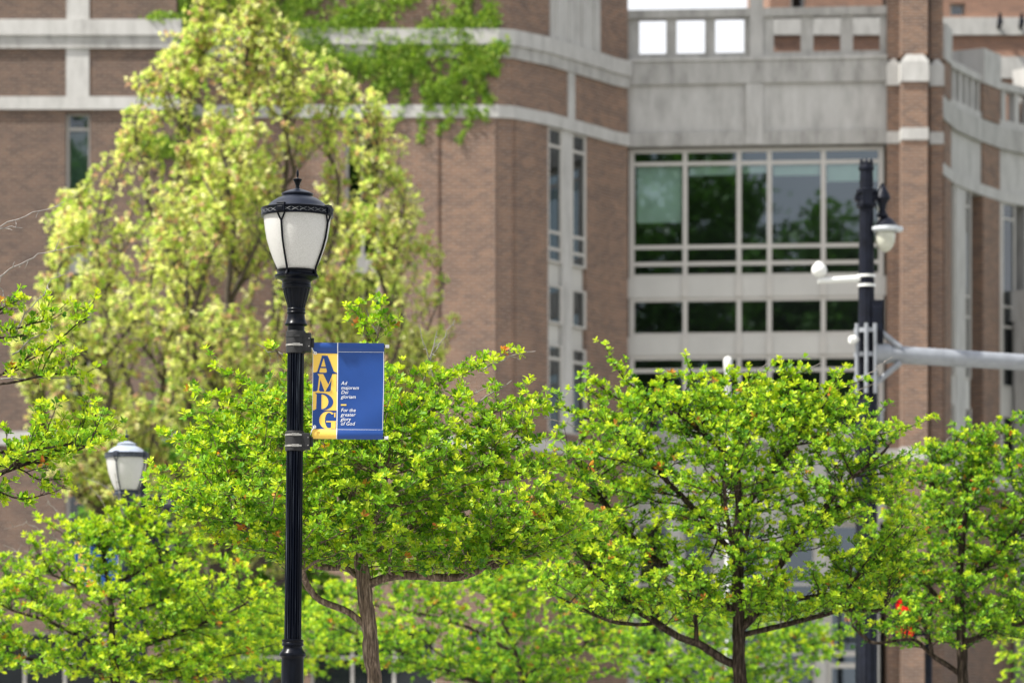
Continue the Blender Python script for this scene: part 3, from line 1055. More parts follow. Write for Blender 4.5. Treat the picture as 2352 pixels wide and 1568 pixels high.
def px_poly(pts, Y, Y2=None, step=0.09):
    """polyline of picture points at a depth (a third value is an offset in depth) cut into steps"""
    W = [P(p[0], p[1], Y) + np.array([0, p[2] if len(p) > 2 else 0, 0]) for p in pts]
    out = [W[0]]
    for a, b_ in zip(W[:-1], W[1:]):
        n = max(1, int(round(np.linalg.norm(b_ - a) / step)))
        for i in range(1, n + 1):
            out.append(a + (b_ - a) * i / n)
    return out


def hawthorn(label, seed, Y, trunk, limbs, tiers, arms=(), leaf=0.045, step=0.055, sp=.064, gap=.285, wid=.31, depth=.82, twigs=(), young=0.55, rmax=0.054, red=0.014, bark='bark_shaded', r_tip=.0017, lo=7, hi=10, inner=(.58, .3), sprigs=150):
    """trunk, limbs and arms are picture lines; tiers are (row, left, right) extents of the layered crown"""
    rng = np.random.default_rng(seed)
    s_ = Y / F
    base = P(trunk[0][0], HZ, Y); base[2] = 0.02 if Y < 60 else 0.0
    root = empty('hawthorn_tree', tuple(base), label, 'tree', 'clipped hawthorn street trees')
    G = Grow(rng)
    tl = px_poly(trunk, Y, step=step)
    g = tl[0].copy(); n0 = 14
    low = [np.array([base[0] + (g[0] - base[0]) * i / n0, Y, base[2] - .05 + (g[2] - base[2]) * i / n0]) for i in range(n0)]
    kk = lambda pts: [q + rng.normal(0, .007, 3) for q in pts]
    G.chain(-1, low)
    cand = G.chain(n0 - 1, kk(tl))
    cand = cand[len(cand) // 4:]
    for lm in limbs:
        pts = px_poly(lm, Y, step=step)
        j = int(((np.array(G.pos) - pts[0]) ** 2).sum(1).argmin())
        cand += G.chain(j, kk(pts[1:]))
    cand0 = list(cand)
    cx = trunk[-1][0]
    for (y, l, r_) in tiers:
        cx = (l + r_) / 2 * .5 + trunk[len(trunk) // 2][0] * .5
        for ringf in (1.0,) + tuple(inner):
            Rl, Rr = (cx - l) * s_ * ringf, (r_ - cx) * s_ * ringf
            Rd = (Rl + Rr) / 2 * depth
            n = max(4, int(2 * math.pi * (Rl + Rr + 2 * Rd) / 4 / gap))
            ph = rng.uniform(0, 6.28)
            for k in range(n):
                th = ph + 2 * math.pi * (k + rng.uniform(-.3, .3)) / n
                c_, q_ = math.cos(th), math.sin(th)
                f = rng.uniform(.80, 1.04)
                tip = P(cx, y, Y) + np.array([(Rr if c_ > 0 else Rl) * c_ * f, Rd * q_ * f, rng.normal(0, .035) + (.05 if ringf < 1 else 0)])
                i0 = G.attach(cand0, tip, .22, .35)
                G.spray(i0, tip, .05, wid * rng.uniform(.8, 1.2), step, sp, young=young)
    for a in arms:
        w_ = a[0] if not hasattr(a[0], '__len__') else wid * .55
        pts = [P(p[0], p[1], Y) + np.array([0, p[2] if len(p) > 2 else 0, 0]) for p in (a[1:] if not hasattr(a[0], '__len__') else a)]
        i0 = G.attach(list(range(len(G.pos))), pts[0], -2.0, 0.0)
        for q in pts:
            n_b = len(G.pos)
            G.spray(i0, q, 0.0, w_, step, sp * .85, young=young + .1, bare=.1)
            # carry on from the end of the axis just grown
            if len(G.pos) > n_b:
                i0 = n_b + int(((np.array(G.pos[n_b:]) - q) ** 2).sum(1).argmin())
    # vigorous upright sprigs standing out of the top and the rim
    Z = np.array(G.pos); top = np.quantile(Z[:, 2], .62)
    far_ = np.hypot(Z[:, 0] - base[0], Z[:, 1] - base[1])
    ok = np.where((Z[:, 2] > top) | (far_ > np.quantile(far_, .8)))[0]
    ok = ok[ok > len(cand0) + n0]
    for nd in rng.choice(ok, min(sprigs, len(ok)), replace=False):
        o_ = np.array([Z[nd][0] - base[0], Z[nd][1] - base[1], 0]); o_ /= np.linalg.norm(o_) + 1e-6
        G.twig(int(nd), o_ * rng.uniform(.2, .9) + np.array([0, 0, rng.uniform(.4, 1.1)]) + rng.normal(0, .2, 3), rng.uniform(.12, .30), step, sp * 1.1, True, .1, .15, .028, young + .15)
    pos, par = np.array(G.pos), np.array(G.par)
    pos, r, kids, main, din, tan = branches(pos, par, r_tip, 2.3, rmax)
    link('trunk', tube_mesh('trunk', pos - base, par, r, main, din, tan, 7, rng, 0.05), M[bark], root)
    A = rosettes(rng, np.array(G.rp), unit(np.array(G.rt)), lo, hi, leaf, (24, 72))
    col = haw_colours(rng, A[4], A[5], np.array(G.ry), red)
    link('crown', leaves_mesh('crown', A[0] - base, A[1], A[2], A[3], col, TV, rng.uniform(.78, 1.08, len(A[0]))), M['leaf'], root)
    if twigs:
        for tw in twigs:
            tb = MB()
            pts = px_poly(tw, Y, step=0.05)
            pts = [q - base + rng.normal(0, .005, 3) for q in pts]
            m = len(pts)
            tb.tube(pts, [0.0062 * (1 - .72 * i / m) for i in range(m)], 5)
            for i in range(1, m - 1):
                if rng.random() < .42:
                    d_ = unit((pts[i + 1] - pts[i]) + rng.normal(0, .05, 3) + np.array([0, 0, .05]))
                    e_ = pts[i] + unit(d_ * .5 + rng.normal(0, .6, 3)) * rng.uniform(.03, .09)
                    tb.tube([pts[i], (pts[i] + e_) / 2 + rng.normal(0, .006, 3), e_], [.0036, .0028, .0014], 4)
            tb.build('bare_twig', M['bark_grey'], root)
    return root, len(A[0]), len(pos)


STAT = []
STAT.append(hawthorn('hawthorn tree with wide layered crown right behind the near fluted lamp post', 11, 25.9,
    [(858, 1640), (861, 1568), (853, 1480), (842, 1400), (834, 1330), (822, 1260), (805, 1180), (815, 1080), (840, 960), (850, 900)],
    [[(842, 1440), (805, 1408), (770, 1388), (735, 1384), (706, 1352), (694, 1300, -.2), (650, 1255, -.3), (560, 1215, -.3)],
     [(834, 1335), (790, 1298, .2), (740, 1300, .3), (680, 1280, .4)],
     [(838, 1345), (900, 1318), (960, 1322), (1050, 1325), (1105, 1308)],
     [(828, 1300), (900, 1240, .2), (1000, 1160, .3), (1100, 1090, .3), (1160, 1000, .2)],
     [(824, 1280), (770, 1230, -.1), (690, 1170, -.2), (600, 1100, -.1), (520, 1020)],
     [(806, 1180), (760, 1090), (690, 1000), (620, 930)],
     [(815, 1080), (900, 1000, .1), (960, 940), (1010, 880)],
     [(826, 1290), (870, 1200, -.5), (900, 1100, -.8)], [(820, 1260), (780, 1180, .6), (760, 1090, .8)]],
    [(1262, 610, 1270), (1225, 500, 1360), (1180, 420, 1395), (1125, 350, 1370), (1070, 400, 1330), (1015, 395, 1240), (960, 450, 1210), (915, 520, 1130)],
    [[(620, 900), (560, 880), (500, 838)], [(560, 940), (480, 915), (440, 896)], [(480, 1040), (410, 1010), (375, 990)], [(960, 900), (1080, 838), (1192, 806)], [(1000, 880), (1060, 860), (1110, 830)],
     [(1080, 960), (1180, 930), (1243, 935)], [(1150, 980), (1215, 985)], [(850, 880), (862, 800), (870, 730), (878, 690)], [(862, 800), (835, 750), (818, 702)], [(868, 760), (895, 745)],
     [(690, 900), (660, 830), (622, 795)], [(420, 1120), (350, 1122)], [(1200, 1235), (1300, 1205), (1400, 1195)], [(1230, 1140), (1320, 1115), (1375, 1112)], [(1180, 1090), (1280, 1062), (1350, 1050)], [(520, 1200), (430, 1190), (355, 1165)],
     [(500, 1105), (410, 1082), (342, 1092)], [(560, 1250), (500, 1235), (470, 1230)], [(1250, 1260), (1320, 1240), (1372, 1232)], [(900, 1300), (980, 1290), (1060, 1292)], [(1050, 1300, -.3), (1120, 1285, -.4), (1180, 1282, -.4)], [(700, 1285, .1), (640, 1272, .1), (590, 1262)], [(930, 1305, .3), (1010, 1300, .4), (1090, 1300, .5)], [(930, 880), (960, 850), (990, 845)]], bark='bark', r_tip=.0013,
    twigs=[[(1000, 900), (980, 800), (962, 745)], [(962, 905), (1000, 800), (1045, 735)], [(985, 830), (1000, 775), (1002, 760)], [(1110, 845), (1160, 825), (1200, 812), (1230, 806)],
           [(1090, 930), (1130, 900), (1180, 872)], [(655, 815), (620, 805), (590, 790)], [(1120, 1010), (1180, 980), (1230, 975)],
           [(1040, 905), (1090, 900), (1120, 890)], [(870, 770), (850, 740), (835, 705)]]))

STAT.append(hawthorn('sparse left hawthorn reaching in with pale bare twigs from beyond the picture edge', 23, 24.6,
    [(-330, 1640), (-330, 1400), (-325, 1250), (-310, 1050), (-300, 900)],
    [[(-325, 1250), (-200, 1180), (-80, 1120), (40, 1075), (160, 1040), (220, 1012)],
     [(-310, 1050), (-180, 960), (-60, 890), (60, 830), (130, 790), (190, 738)],
     [(-310, 1020), (-200, 860), (-90, 760), (0, 720)],
     [(-60, 890), (60, 872), (150, 858)]],
    [(1120, -700, 60), (1000, -700, -60), (880, -650, -120), (760, -560, -80)],
    [(.27, (60, 1070), (160, 1040), (258, 1002)), (.26, (0, 1080), (60, 1062), (120, 1050)), (.24, (80, 1060), (150, 1018), (235, 1000)), (.24, (60, 1050, -.3), (140, 1035, -.3), (225, 1025, -.2)), (.2, (40, 1075), (90, 1105), (140, 1105)), (.24, (-60, 1070, .3), (40, 1060, .3), (140, 1050, .2)), (.16, (-40, 1110), (10, 1140), (60, 1150)),
     (.2, (-40, 1060), (30, 1030), (110, 1030)),
     (.06, (150, 775), (206, 716)), (.10, (20, 760), (60, 745), (108, 735)), (.10, (-30, 720), (10, 700), (40, 688)), (.12, (-40, 780), (20, 770), (90, 765)), (.10, (60, 872), (140, 855), (200, 862)), (.10, (-20, 860), (30, 850), (62, 840)), (.05, (110, 860), (135, 830))],
    gap=.5, inner=(.5,),
    twigs=[[(-60, 555), (20, 510), (75, 489), (143, 473)], [(-20, 527), (25, 522), (52, 523)], [(-40, 660), (20, 620), (90, 585), (180, 563)],
           [(20, 790), (60, 720), (90, 690), (120, 640), (152, 631)], [(28, 815), (70, 780), (100, 762), (138, 745)],
           [(0, 870), (60, 868), (160, 868), (195, 858)], [(-30, 720), (5, 700), (20, 680)], [(-30, 640), (5, 668), (14, 720)]]))

STAT.append(hawthorn('broad hawthorn tree in front of the glazed bay with dark forked limbs', 37, 32.0,
    [(1703, 1640), (1701, 1568), (1695, 1527), (1698, 1459), (1693, 1404), (1695, 1358), (1690, 1280), (1700, 1180), (1690, 1060), (1695, 960)],
    [[(1695, 1530), (1641, 1503), (1613, 1478), (1572, 1470), (1504, 1429), (1477, 1436), (1408, 1429), (1373, 1415), (1312, 1380), (1280, 1372), (1252, 1344)],
     [(1504, 1429), (1470, 1405), (1438, 1382), (1400, 1340), (1350, 1300)],
     [(1602, 1473), (1597, 1418), (1580, 1377), (1586, 1336), (1610, 1300), (1640, 1268), (1660, 1200)],
     [(1709, 1443), (1735, 1410), (1750, 1382), (1765, 1345), (1777, 1314), (1850, 1220, -.2), (1930, 1120, -.3), (2040, 1030, -.2)],
     [(1717, 1456), (1791, 1437), (1869, 1419), (1926, 1400), (2029, 1403)],
     [(1693, 1404), (1640, 1380), (1600, 1350), (1520, 1290, .3), (1430, 1200, .4), (1340, 1080, .3)],
     [(1690, 1280), (1600, 1180, -.2), (1500, 1080, -.3), (1400, 980, -.2)],
     [(1750, 1382), (1850, 1372), (1940, 1360)],
     [(1700, 1180), (1790, 1060), (1860, 970)],
     [(1690, 1060), (1600, 980), (1500, 920)],
     [(1695, 1358), (1720, 1260, .7), (1740, 1150, 1.0)], [(1695, 1340), (1670, 1250, -.6), (1650, 1150, -.9)]],
    [(1385, 1290, 2050), (1330, 1215, 2070), (1262, 1240, 2095), (1192, 1260, 2120), (1122, 1270, 2140), (1055, 1270, 2120), (995, 1250, 2060), (945, 1330, 2000), (915, 1420, 1960)],
    [[(1490, 910), (1440, 880), (1405, 832)], [(1330, 950), (1260, 930), (1225, 915)], [(1560, 900), (1600, 870), (1640, 862)], [(1860, 960), (1900, 890), (1945, 845)], [(1880, 930), (1930, 885), (1990, 870)],
     [(1980, 1010), (2070, 985), (2143, 962)], [(1800, 900), (1830, 870), (1850, 850)], [(1380, 920), (1360, 900), (1310, 895)], [(1360, 1335), (1280, 1312), (1212, 1296)], [(1350, 1100), (1270, 1075), (1222, 1082)], [(2000, 1120), (2090, 1092), (2155, 1076)], [(1990, 1255), (2060, 1242), (2115, 1228)],
     [(1400, 1200), (1310, 1180), (1250, 1182)], [(1440, 930), (1400, 905), (1370, 880)], [(1640, 910), (1660, 885), (1690, 858)], [(1780, 910), (1800, 880), (1808, 858)], [(1500, 890), (1530, 865), (1560, 860)], [(1700, 900), (1730, 880), (1760, 875)]],
    step=.06, sp=.068, gap=.30, wid=.33, depth=.62, inner=(.66, .38),
    twigs=[[(1430, 930), (1405, 890), (1378, 865)], [(1700, 900), (1740, 850), (1772, 825)], [(1760, 900), (1820, 860), (1890, 832)], [(1900, 930), (1960, 900), (2020, 880)],
           [(1250, 960), (1290, 970), (1340, 985)], [(1950, 890), (2010, 850), (2050, 818)], [(1960, 1000), (2050, 990), (2110, 975)], [(1500, 940), (1540, 960), (1600, 970)]]))

STAT.append(hawthorn('darker green hawthorn tree at far right with a red signal showing through', 41, 36.0,
    [(2212, 1640), (2210, 1568), (2210, 1478), (2207, 1426), (2200, 1350), (2210, 1250), (2220, 1130)],
    [[(2207, 1545), (2140, 1506), (2107, 1465), (2060, 1470), (2003, 1480), (1965, 1444), (1926, 1429)],
     [(2143, 1508), (2132, 1452), (2112, 1413), (2080, 1360)],
     [(2223, 1473), (2290, 1445), (2352, 1431), (2430, 1400)],
     [(2207, 1426), (2160, 1380), (2110, 1320), (2060, 1240)],
     [(2200, 1350), (2280, 1280), (2350, 1200), (2400, 1130)],
     [(2210, 1250), (2160, 1150), (2130, 1080)]],
    [(1432, 1950, 2420), (1385, 1930, 2470), (1330, 1950, 2490), (1270, 1980, 2490), (1210, 2000, 2480), (1150, 2030, 2470), (1095, 2060, 2440), (1040, 2130, 2410), (1005, 2190, 2370)],
    [[(2160, 1060), (2120, 1030)], [(2280, 1020), (2310, 985)], [(2300, 1460), (2360, 1470), (2400, 1450)]],
    step=.065, sp=.075, gap=.32, wid=.33, young=.42,
    twigs=[[(2160, 1060), (2210, 1030), (2262, 985)], [(2200, 1050), (2240, 1010), (2290, 962)], [(2130, 1060), (2170, 1020), (2195, 985)], [(2260, 1050), (2300, 1000), (2330, 970)], [(2180, 1075), (2240, 1050), (2300, 1000)]]))

STAT.append(hawthorn('hawthorn tree in front of the distant lamp at the lower left, grey twigs on top', 53, 37.6,
    [(268, 1640), (264, 1568), (262, 1500), (256, 1400), (246, 1330), (235, 1260)],
    [[(262, 1500), (180, 1460), (100, 1420), (20, 1400)], [(262, 1510), (360, 1470), (470, 1430), (580, 1380)], [(256, 1400), (170, 1340), (90, 1310)],
     [(250, 1350), (340, 1300), (440, 1270)], [(256, 1440), (300, 1400), (400, 1370)], [(262, 1540), (160, 1530), (60, 1510)]],
    [(1535, -100, 640), (1475, -90, 670), (1410, -110, 680), (1350, -90, 670), (1295, -30, 600), (1250, 80, 480), (1215, 150, 400)],
    [[(150, 1230), (90, 1190)], [(200, 1215), (240, 1175)], [(320, 1225), (370, 1190)], [(270, 1240), (285, 1200), (300, 1168)], [(250, 1235), (262, 1200), (268, 1175)], [(340, 1240), (330, 1205), (322, 1180)]],
    leaf=.056, step=.08, sp=.095, gap=.45, wid=.36, young=.6, depth=.66,
    twigs=[[(200, 1290), (150, 1250), (60, 1200), (10, 1215)], [(130, 1300), (90, 1270), (20, 1262)], [(190, 1270), (150, 1200), (110, 1150), (90, 1090)],
           [(280, 1240), (290, 1190), (250, 1120), (190, 1095)], [(290, 1200), (320, 1150), (350, 1120)], [(150, 1250), (120, 1235), (75, 1225)], [(270, 1230), (235, 1150), (200, 1110)],
           [(300, 1220), (350, 1190), (420, 1160)], [(60, 1290), (30, 1260), (5, 1250)], [(285, 1200), (275, 1140), (262, 1085)]]))

STAT.append(hawthorn('blurred hawthorn tree low in the middle behind the pale brown trunk', 61, 48.0,
    [(1195, 1660), (1200, 1600), (1195, 1540), (1180, 1480), (1150, 1420), (1130, 1350)],
    [[(1200, 1590), (1120, 1530), (1020, 1510), (960, 1460)], [(1195, 1560), (1270, 1510), (1350, 1480)], [(1185, 1500), (1080, 1440), (980, 1410), (860, 1390)],
     [(1200, 1600), (1100, 1568), (1000, 1530), (900, 1480), (800, 1450)]],
    [(1525, 760, 1430), (1465, 660, 1450), (1405, 640, 1450), (1345, 690, 1410), (1300, 800, 1350)], [],
    leaf=.060, step=.10, sp=.125, gap=.52, wid=.40, young=.48, red=.02))

STAT.append(hawthorn('small blurred hawthorn tree behind the forked trunk beneath the bay', 67, 55.0,
    [(1630, 1680), (1630, 1600), (1640, 1520), (1645, 1440)],
    [[(1630, 1590), (1720, 1520), (1820, 1490)], [(1630, 1600), (1540, 1530), (1470, 1500)]],
    [(1545, 1400, 1900), (1500, 1330, 1980), (1450, 1350, 1990), (1400, 1420, 1930)], [],
    leaf=.062, step=.11, sp=.15, gap=.45, wid=.42, young=.42))

STAT.append(hawthorn('hawthorn tree cut by the right picture edge beyond the darker tree', 71, 52.0,
    [(2460, 1680), (2460, 1600), (2455, 1500), (2455, 1420)],
    [[(2460, 1560), (2400, 1500), (2350, 1460)]],
    [(1550, 2310, 2600), (1500, 2270, 2640), (1450, 2260, 2640), (1400, 2300, 2600)], [],
    leaf=.062, step=.11, sp=.15, gap=.45, wid=.42, young=.5))

STAT.append(hawthorn('blurred far hawthorn tree between the lower left tree and the lamp post', 73, 57.0,
    [(600, 1700), (600, 1620), (605, 1520), (605, 1440)],
    [[(600, 1600), (520, 1540), (450, 1510)], [(602, 1590), (680, 1530), (760, 1500)]],
    [(1530, 430, 800), (1490, 380, 840), (1440, 370, 850), (1390, 420, 800)], [],
    leaf=.064, step=.12, sp=.16, gap=.48, wid=.42, young=.5))

# ------------------------------------------------------------------ the yellow-green maple and its neighbours
def big_tree(name, label, cat, group, seed, Y, trunk, outline, depth, n_att, leaf, palette, step, lo=4, hi=7, V=MV, mat='leaf_maple', clump=0.0, rmax=.2, spread=(35, 100), gap=-3.0, wid=.6, sp=.2, steep=.9, leaders=()):
    rng = np.random.default_rng(seed)
    base = P(trunk[0][0], HZ, Y); base[2] = 0.0
    root = empty(name, tuple(base), label, cat, group)
    tl = px_poly(trunk, Y, step=step)
    g = tl[0]
    low = [np.array([base[0] + (g[0] - base[0]) * i / 20, Y, -.1 + (g[2] + .1) * i / 20]) for i in range(20)]
    pos = low + tl; par = list(range(-1, len(pos) - 1))
    ys = np.array([o[0] for o in outline]); l = np.array([o[1] for o in outline]); r_ = np.array([o[2] for o in outline])
    wts = (r_ - l)
    pts = []
    while len(pts) < n_att:
        y = rng.uniform(ys[0], ys[-1])
        a, b_ = np.interp(y, ys, l), np.interp(y, ys, r_)
        if rng.random() > (b_ - a) / wts.max(): continue
        x = rng.uniform(a, b_)
        h = (b_ - a) / wts.max()
        q = (x - (a + b_) / 2) / ((b_ - a) / 2)
        dd = depth * h * math.sqrt(max(.04, 1 - q * q))
        w = P(x, y, Y); w[1] += rng.uniform(-dd, dd)
        f = 1.9
        g = math.sin(w[0] * f + 1.6 * math.sin(w[2] * .8 + seed)) + math.sin(w[1] * f + w[2] * .7) + math.sin(w[2] * f * .9 + 1.8 * math.sin(w[0] * 1.4))
        if g < gap and rng.random() < .9: continue
        pts.append(w)
    G = Grow(rng)
    cand = G.chain(-1, pos)[18:]
    for lm in leaders:
        q = px_poly(lm, Y, step=step)
        k0 = int(((np.array(G.pos) - q[0]) ** 2).sum(1).argmin())
        cand += G.chain(k0, [w + rng.normal(0, .03, 3) for w in q[1:]])
    order = np.argsort([w[2] for w in pts])
    for k in order:
        pts[k] = pts[k] + np.array([0, 0, abs(rng.normal(0, .45))])
        i0 = G.attach(cand, pts[k], steep, .9)
        hv = pts[k] - G.pos[i0]
        if hv[2] < .18 * math.hypot(hv[0], hv[1]): continue
        n_b = len(G.pos)
        G.spray(i0, pts[k], .10, wid, step, sp, flat=False, bare=.3, ang=46, lift=.75, sub=.35, kink=.03, spur=.05)
        if rng.random() < .35: cand += list(range(n_b, min(n_b + 6, len(G.pos))))
    pos, par = np.array(G.pos), np.array(G.par)
    pos, r, kids, main, din, tan = branches(pos, par, .0042, 2.35, rmax)
    link('trunk', tube_mesh('trunk', pos - base, par, r, main, din, tan, 6, rng, .03), M['bark_maple'], root)
    p1, t1 = np.array(G.rp), unit(np.array(G.rt))
    if clump:
        p1 = np.repeat(p1, 2, 0) + rng.normal(0, clump, (2 * len(p1), 3)); t1 = np.repeat(t1, 2, 0)
    A = rosettes(rng, p1, t1, lo, hi, leaf, spread)
    ci = rng.choice(len(palette), len(p1), p=[p[0] for p in palette])
    pal = np.array([p[1] for p in palette])
    col = pal[ci][A[5]] * rng.uniform(.75, 1.2, (len(A[0]), 1))
    me = leaves_mesh('crown', A[0] - base, A[1], A[2], A[3], np.clip(col, 0, 1), V)
    link('crown', me, M[mat], root)
    return root, len(A[0]), len(pos)


MAPLE = [(-120, 540, 600), (0, 520, 640), (60, 425, 650), (150, 400, 690), (200, 350, 760), (300, 300, 905), (400, 245, 950), (470, 180, 955), (560, 130, 970), (640, 100, 1010), (720, 60, 1060),
         (800, 40, 1050), (900, 30, 1010), (1000, 60, 980), (1100, 130, 900), (1250, 250, 760)]
STAT.append(big_tree('maple_tree', 'tall yellow green maple in new leaf against the brick wall', 'tree', None, 5, 75.0,
    [(505, 1500), (505, 1300), (500, 1100), (505, 900), (520, 700), (540, 480), (560, 250), (570, 60), (572, -60)],
    MAPLE, 3.3, 1400, .074,
    [(.34, (.74, .77, .25)), (.29, (.58, .70, .16)), (.13, (.36, .54, .08)), (.11, (.60, .36, .25)), (.13, (.82, .80, .44))], .17, 4, 6, clump=.06, gap=-.55, wid=.40, sp=.16, rmax=.12,
    leaders=[[(505, 1250), (440, 1050), (425, 850), (430, 600), (440, 380), (430, 180)], [(505, 1200), (580, 1000), (620, 800), (640, 560), (660, 350), (655, 260)], [(520, 700), (590, 560), (640, 440), (700, 380)], [(620, 800), (700, 700), (740, 620), (760, 560)], [(503, 1300), (400, 1100), (300, 900), (240, 700), (220, 560)],
             [(505, 1280), (640, 1100), (760, 920), (830, 720), (860, 540)], [(505, 1320), (350, 1150), (200, 1000), (130, 860)], [(505, 1340), (650, 1220), (780, 1120), (900, 1030)], [(505, 1360), (350, 1240), (200, 1150), (100, 1080)], [(780, 1120), (830, 1000), (930, 860), (990, 740)], [(640, 1100), (780, 900), (890, 740), (935, 560), (925, 420)], [(580, 1000), (700, 760), (770, 540), (790, 360)], [(350, 1150), (180, 900), (120, 720), (110, 560)]]))
STAT.append(big_tree('green_tree', 'rounded leafy green tree in the shade below the yellow maple', 'tree', None, 6, 90.0,
    [(480, 1560), (480, 1400), (480, 1200)],
    [(960, 380, 560), (1020, 280, 700), (1100, 210, 760), (1200, 190, 800), (1330, 200, 800), (1450, 260, 740)], 2.8, 170, .15,
    [(.5, (.13, .30, .03)), (.3, (.22, .38, .04)), (.2, (.09, .20, .02))], .26, 5, 8, clump=.12, wid=.8, sp=.28, steep=.5))
STAT.append(big_tree('green_shrub', 'bright green shrub against the building base between blurred trees', 'shrub', None, 8, 98.0,
    [(1140, 1720), (1140, 1640), (1140, 1560)],
    [(1500, 1090, 1190), (1560, 1060, 1240), (1640, 1050, 1250), (1740, 1080, 1220)], 1.2, 60, .14,
    [(.5, (.13, .36, .03)), (.5, (.09, .26, .02))], .2, 5, 8, clump=.1, rmax=.05, wid=.5, sp=.22, steep=.6))
# tall trees across the street behind the viewer, mirrored in the bay glass; larger two added to darken its left panes
for k, (x, y, z, rr, sd) in enumerate(((-2.8, -24.0, 32.0, 7.0, 81), (-15.0, -28.0, 37.0, 9.0, 82), (-27.0, -27.0, 36.0, 9.5, 83))):
    rng = np.random.default_rng(sd)
    root = empty('tall_tree', (x, y, 0), ('tall green tree mirrored in the right hand panes of the bay', 'taller spreading tree added unseen to darken the left panes of the bay', 'wide crowned unseen tree added behind the tallest one')[k], 'tree', 'trees across the street')
    b = MB(); b.tube([(0, 0, -.2), (.2, .1, z * .4), (0, 0, z * .8), (.3, 0, z)], [.7, .5, .3, .1], 10)
    for q in range(14):
        a = q * 2.4; zz = z * (.55 + .03 * q)
        b.tube([(0, 0, zz), (math.cos(a) * rr * .4, math.sin(a) * rr * .4, zz + 2), (math.cos(a) * rr * .8, math.sin(a) * rr * .8, zz + 4)], [.22, .14, .04], 6)
    b.build('trunk', M['bark_maple'], root, smooth=True)
    cl = unit(rng.normal(0, 1, (170, 3))) * (rng.random((170, 1)) ** .4) * np.array([rr, rr, rr * 1.15])
    p_ = np.concatenate([c + rng.normal(0, .75, (70, 3)) for c in cl]) + np.array([0, 0, z])
    d_ = unit(rng.normal(0, 1, p_.shape)); n_ = unit(rng.normal(0, .6, p_.shape) + np.array([0, 0, 1]))
    c_ = np.array([.09, .21, .03]) * rng.uniform(.6, 1.6, (len(p_), 1))
    link('crown', leaves_mesh('crown', p_, d_, n_, np.full(len(p_), .55), c_, MV), M['ivy'], root)

# ------------------------------------------------------------------ ivy on the middle wall
rng = np.random.default_rng(77)
ip, it = [], []
stems = MB()
def ivy_at(px, py, k, sx, sy, seg, out=(0.03, 0.20)):
    for _ in range(k):
        x = px + rng.normal(0, sx); y = py + rng.normal(0, sy)
        u = seg.u(x)
        if u < -0.1 or u > seg.L + .15: continue
        ip.append(seg.p(u, seg.z(y, u), rng.uniform(*out))); it.append((seg.n[0], seg.n[1], -.15))
# dense upper sheet, fraying downwards into runners
for _ in range(10500):
    x = rng.uniform(440, 1142)
    fall = np.interp(x, [440, 600, 700, 800, 900, 1000, 1100, 1142], [40, 60, 130, 170, 190, 215, 195, 150])
    fall += 22 * math.sin(x * .045) + 14 * math.sin(x * .11 + 1)
    y = fall - abs(rng.normal(0, 1)) * 90 - 4
    if y < -150: y = rng.uniform(-150, fall - 20)
    g = math.sin(x * .037 + 2.0 * math.sin(y * .03)) + math.sin(y * .05 + x * .021 + 1.3)
    if g < (-0.1 if x < 900 else -.35) and rng.random() < .9: continue
    if x < 640 and rng.random() < .35: continue
    ivy_at(x, y, 2, 5, 5, sM)
for (x0, y0, x1, y1) in ((1000, 190, 960, 330), (1060, 200, 1030, 300), (1085, 200, 1062, 330), (1110, 190, 1120, 280), (940, 180, 905, 300), (1040, 210, 1010, 310),
                         (820, 170, 790, 300), (880, 180, 870, 265), (760, 150, 700, 280), (980, 200, 1000, 265), (640, 60, 560, 190), (1075, 260, 1100, 265)):
    pl = []
    for i in range(34):
        t = i / 33
        x = x0 + (x1 - x0) * t + 7 * math.sin(t * 7 + x0); y = y0 + (y1 - y0) * t
        pl.append(sM.p(sM.u(x), sM.z(y, sM.u(x)), .05))
        ivy_at(x, y, 5 if t < .6 else 3, 4 + 5 * (1 - t), 4, sM, (.03, .15))
    stems.tube(pl, .012, 5)
for i in range(900):                               # the column on the corner of the left block
    y = rng.uniform(-20, 300)
    ivy_at(422 + 9 * math.sin(y * .03) + rng.normal(0, 8), y, 1, 2, 2, sM, (.1, 1.45))
for (x0, y0, k) in ((370, 330, 150), (345, 345, 120), (395, 350, 150), (310, 318, 40), (385, 42, 60), (360, 44, 30)):
    ivy_at(x0, y0, k, 18, 7, sL, (.03, .2))
ivy_at(1150, 112, 70, 7, 8, sa1, (.1, .3)); ivy_at(1138, 112, 60, 8, 8, sM, (.1, .3))
ip = np.array(ip); it = np.array(it)
ti = unit(it + rng.normal(0, .35, it.shape))
A = rosettes(rng, ip, ti, 2, 4, .088, (45, 95))
pal = np.array([(.27, .42, .045), (.18, .32, .03), (.36, .48, .08), (.10, .21, .02)])
ic = pal[rng.choice(4, len(ip), p=[.36, .3, .2, .14])][A[5]] * rng.uniform(.8, 1.2, (len(A[0]), 1))
ivo = empty('climbing_ivy', (0, 0, 0), 'bright green ivy hanging down the brick wall above the maple', 'ivy')
link('foliage', leaves_mesh('foliage', A[0], A[1], A[2], A[3], ic, MV), M['ivy'], ivo)
for (xa, ya, xb, yb) in ((640, -150, 700, 60), (820, -150, 860, 120), (980, -150, 1010, 160), (1090, -150, 1080, 150), (430, -20, 420, 300)):
    stems.tube([sM.p(sM.u(xa + (xb - xa) * t) , sM.z(ya + (yb - ya) * t), .03) for t in np.linspace(0, 1, 8)], .02, 5)
stems.build('stem', M['bark_maple'], ivo)

# ------------------------------------------------------------------ the fluted lamp posts with banners
S = 1.0 / 355.0
def lz(y): return EYE + (HZ - y) * S
Zt = lambda zy: lz(367.5 + zy * .293)          # rows of an enlargement of the lantern
Zr = lambda zr: zr * .293 * S
AX = lambda y: 663.5 + (2318 - y) * .0105      # axis of the leaning post

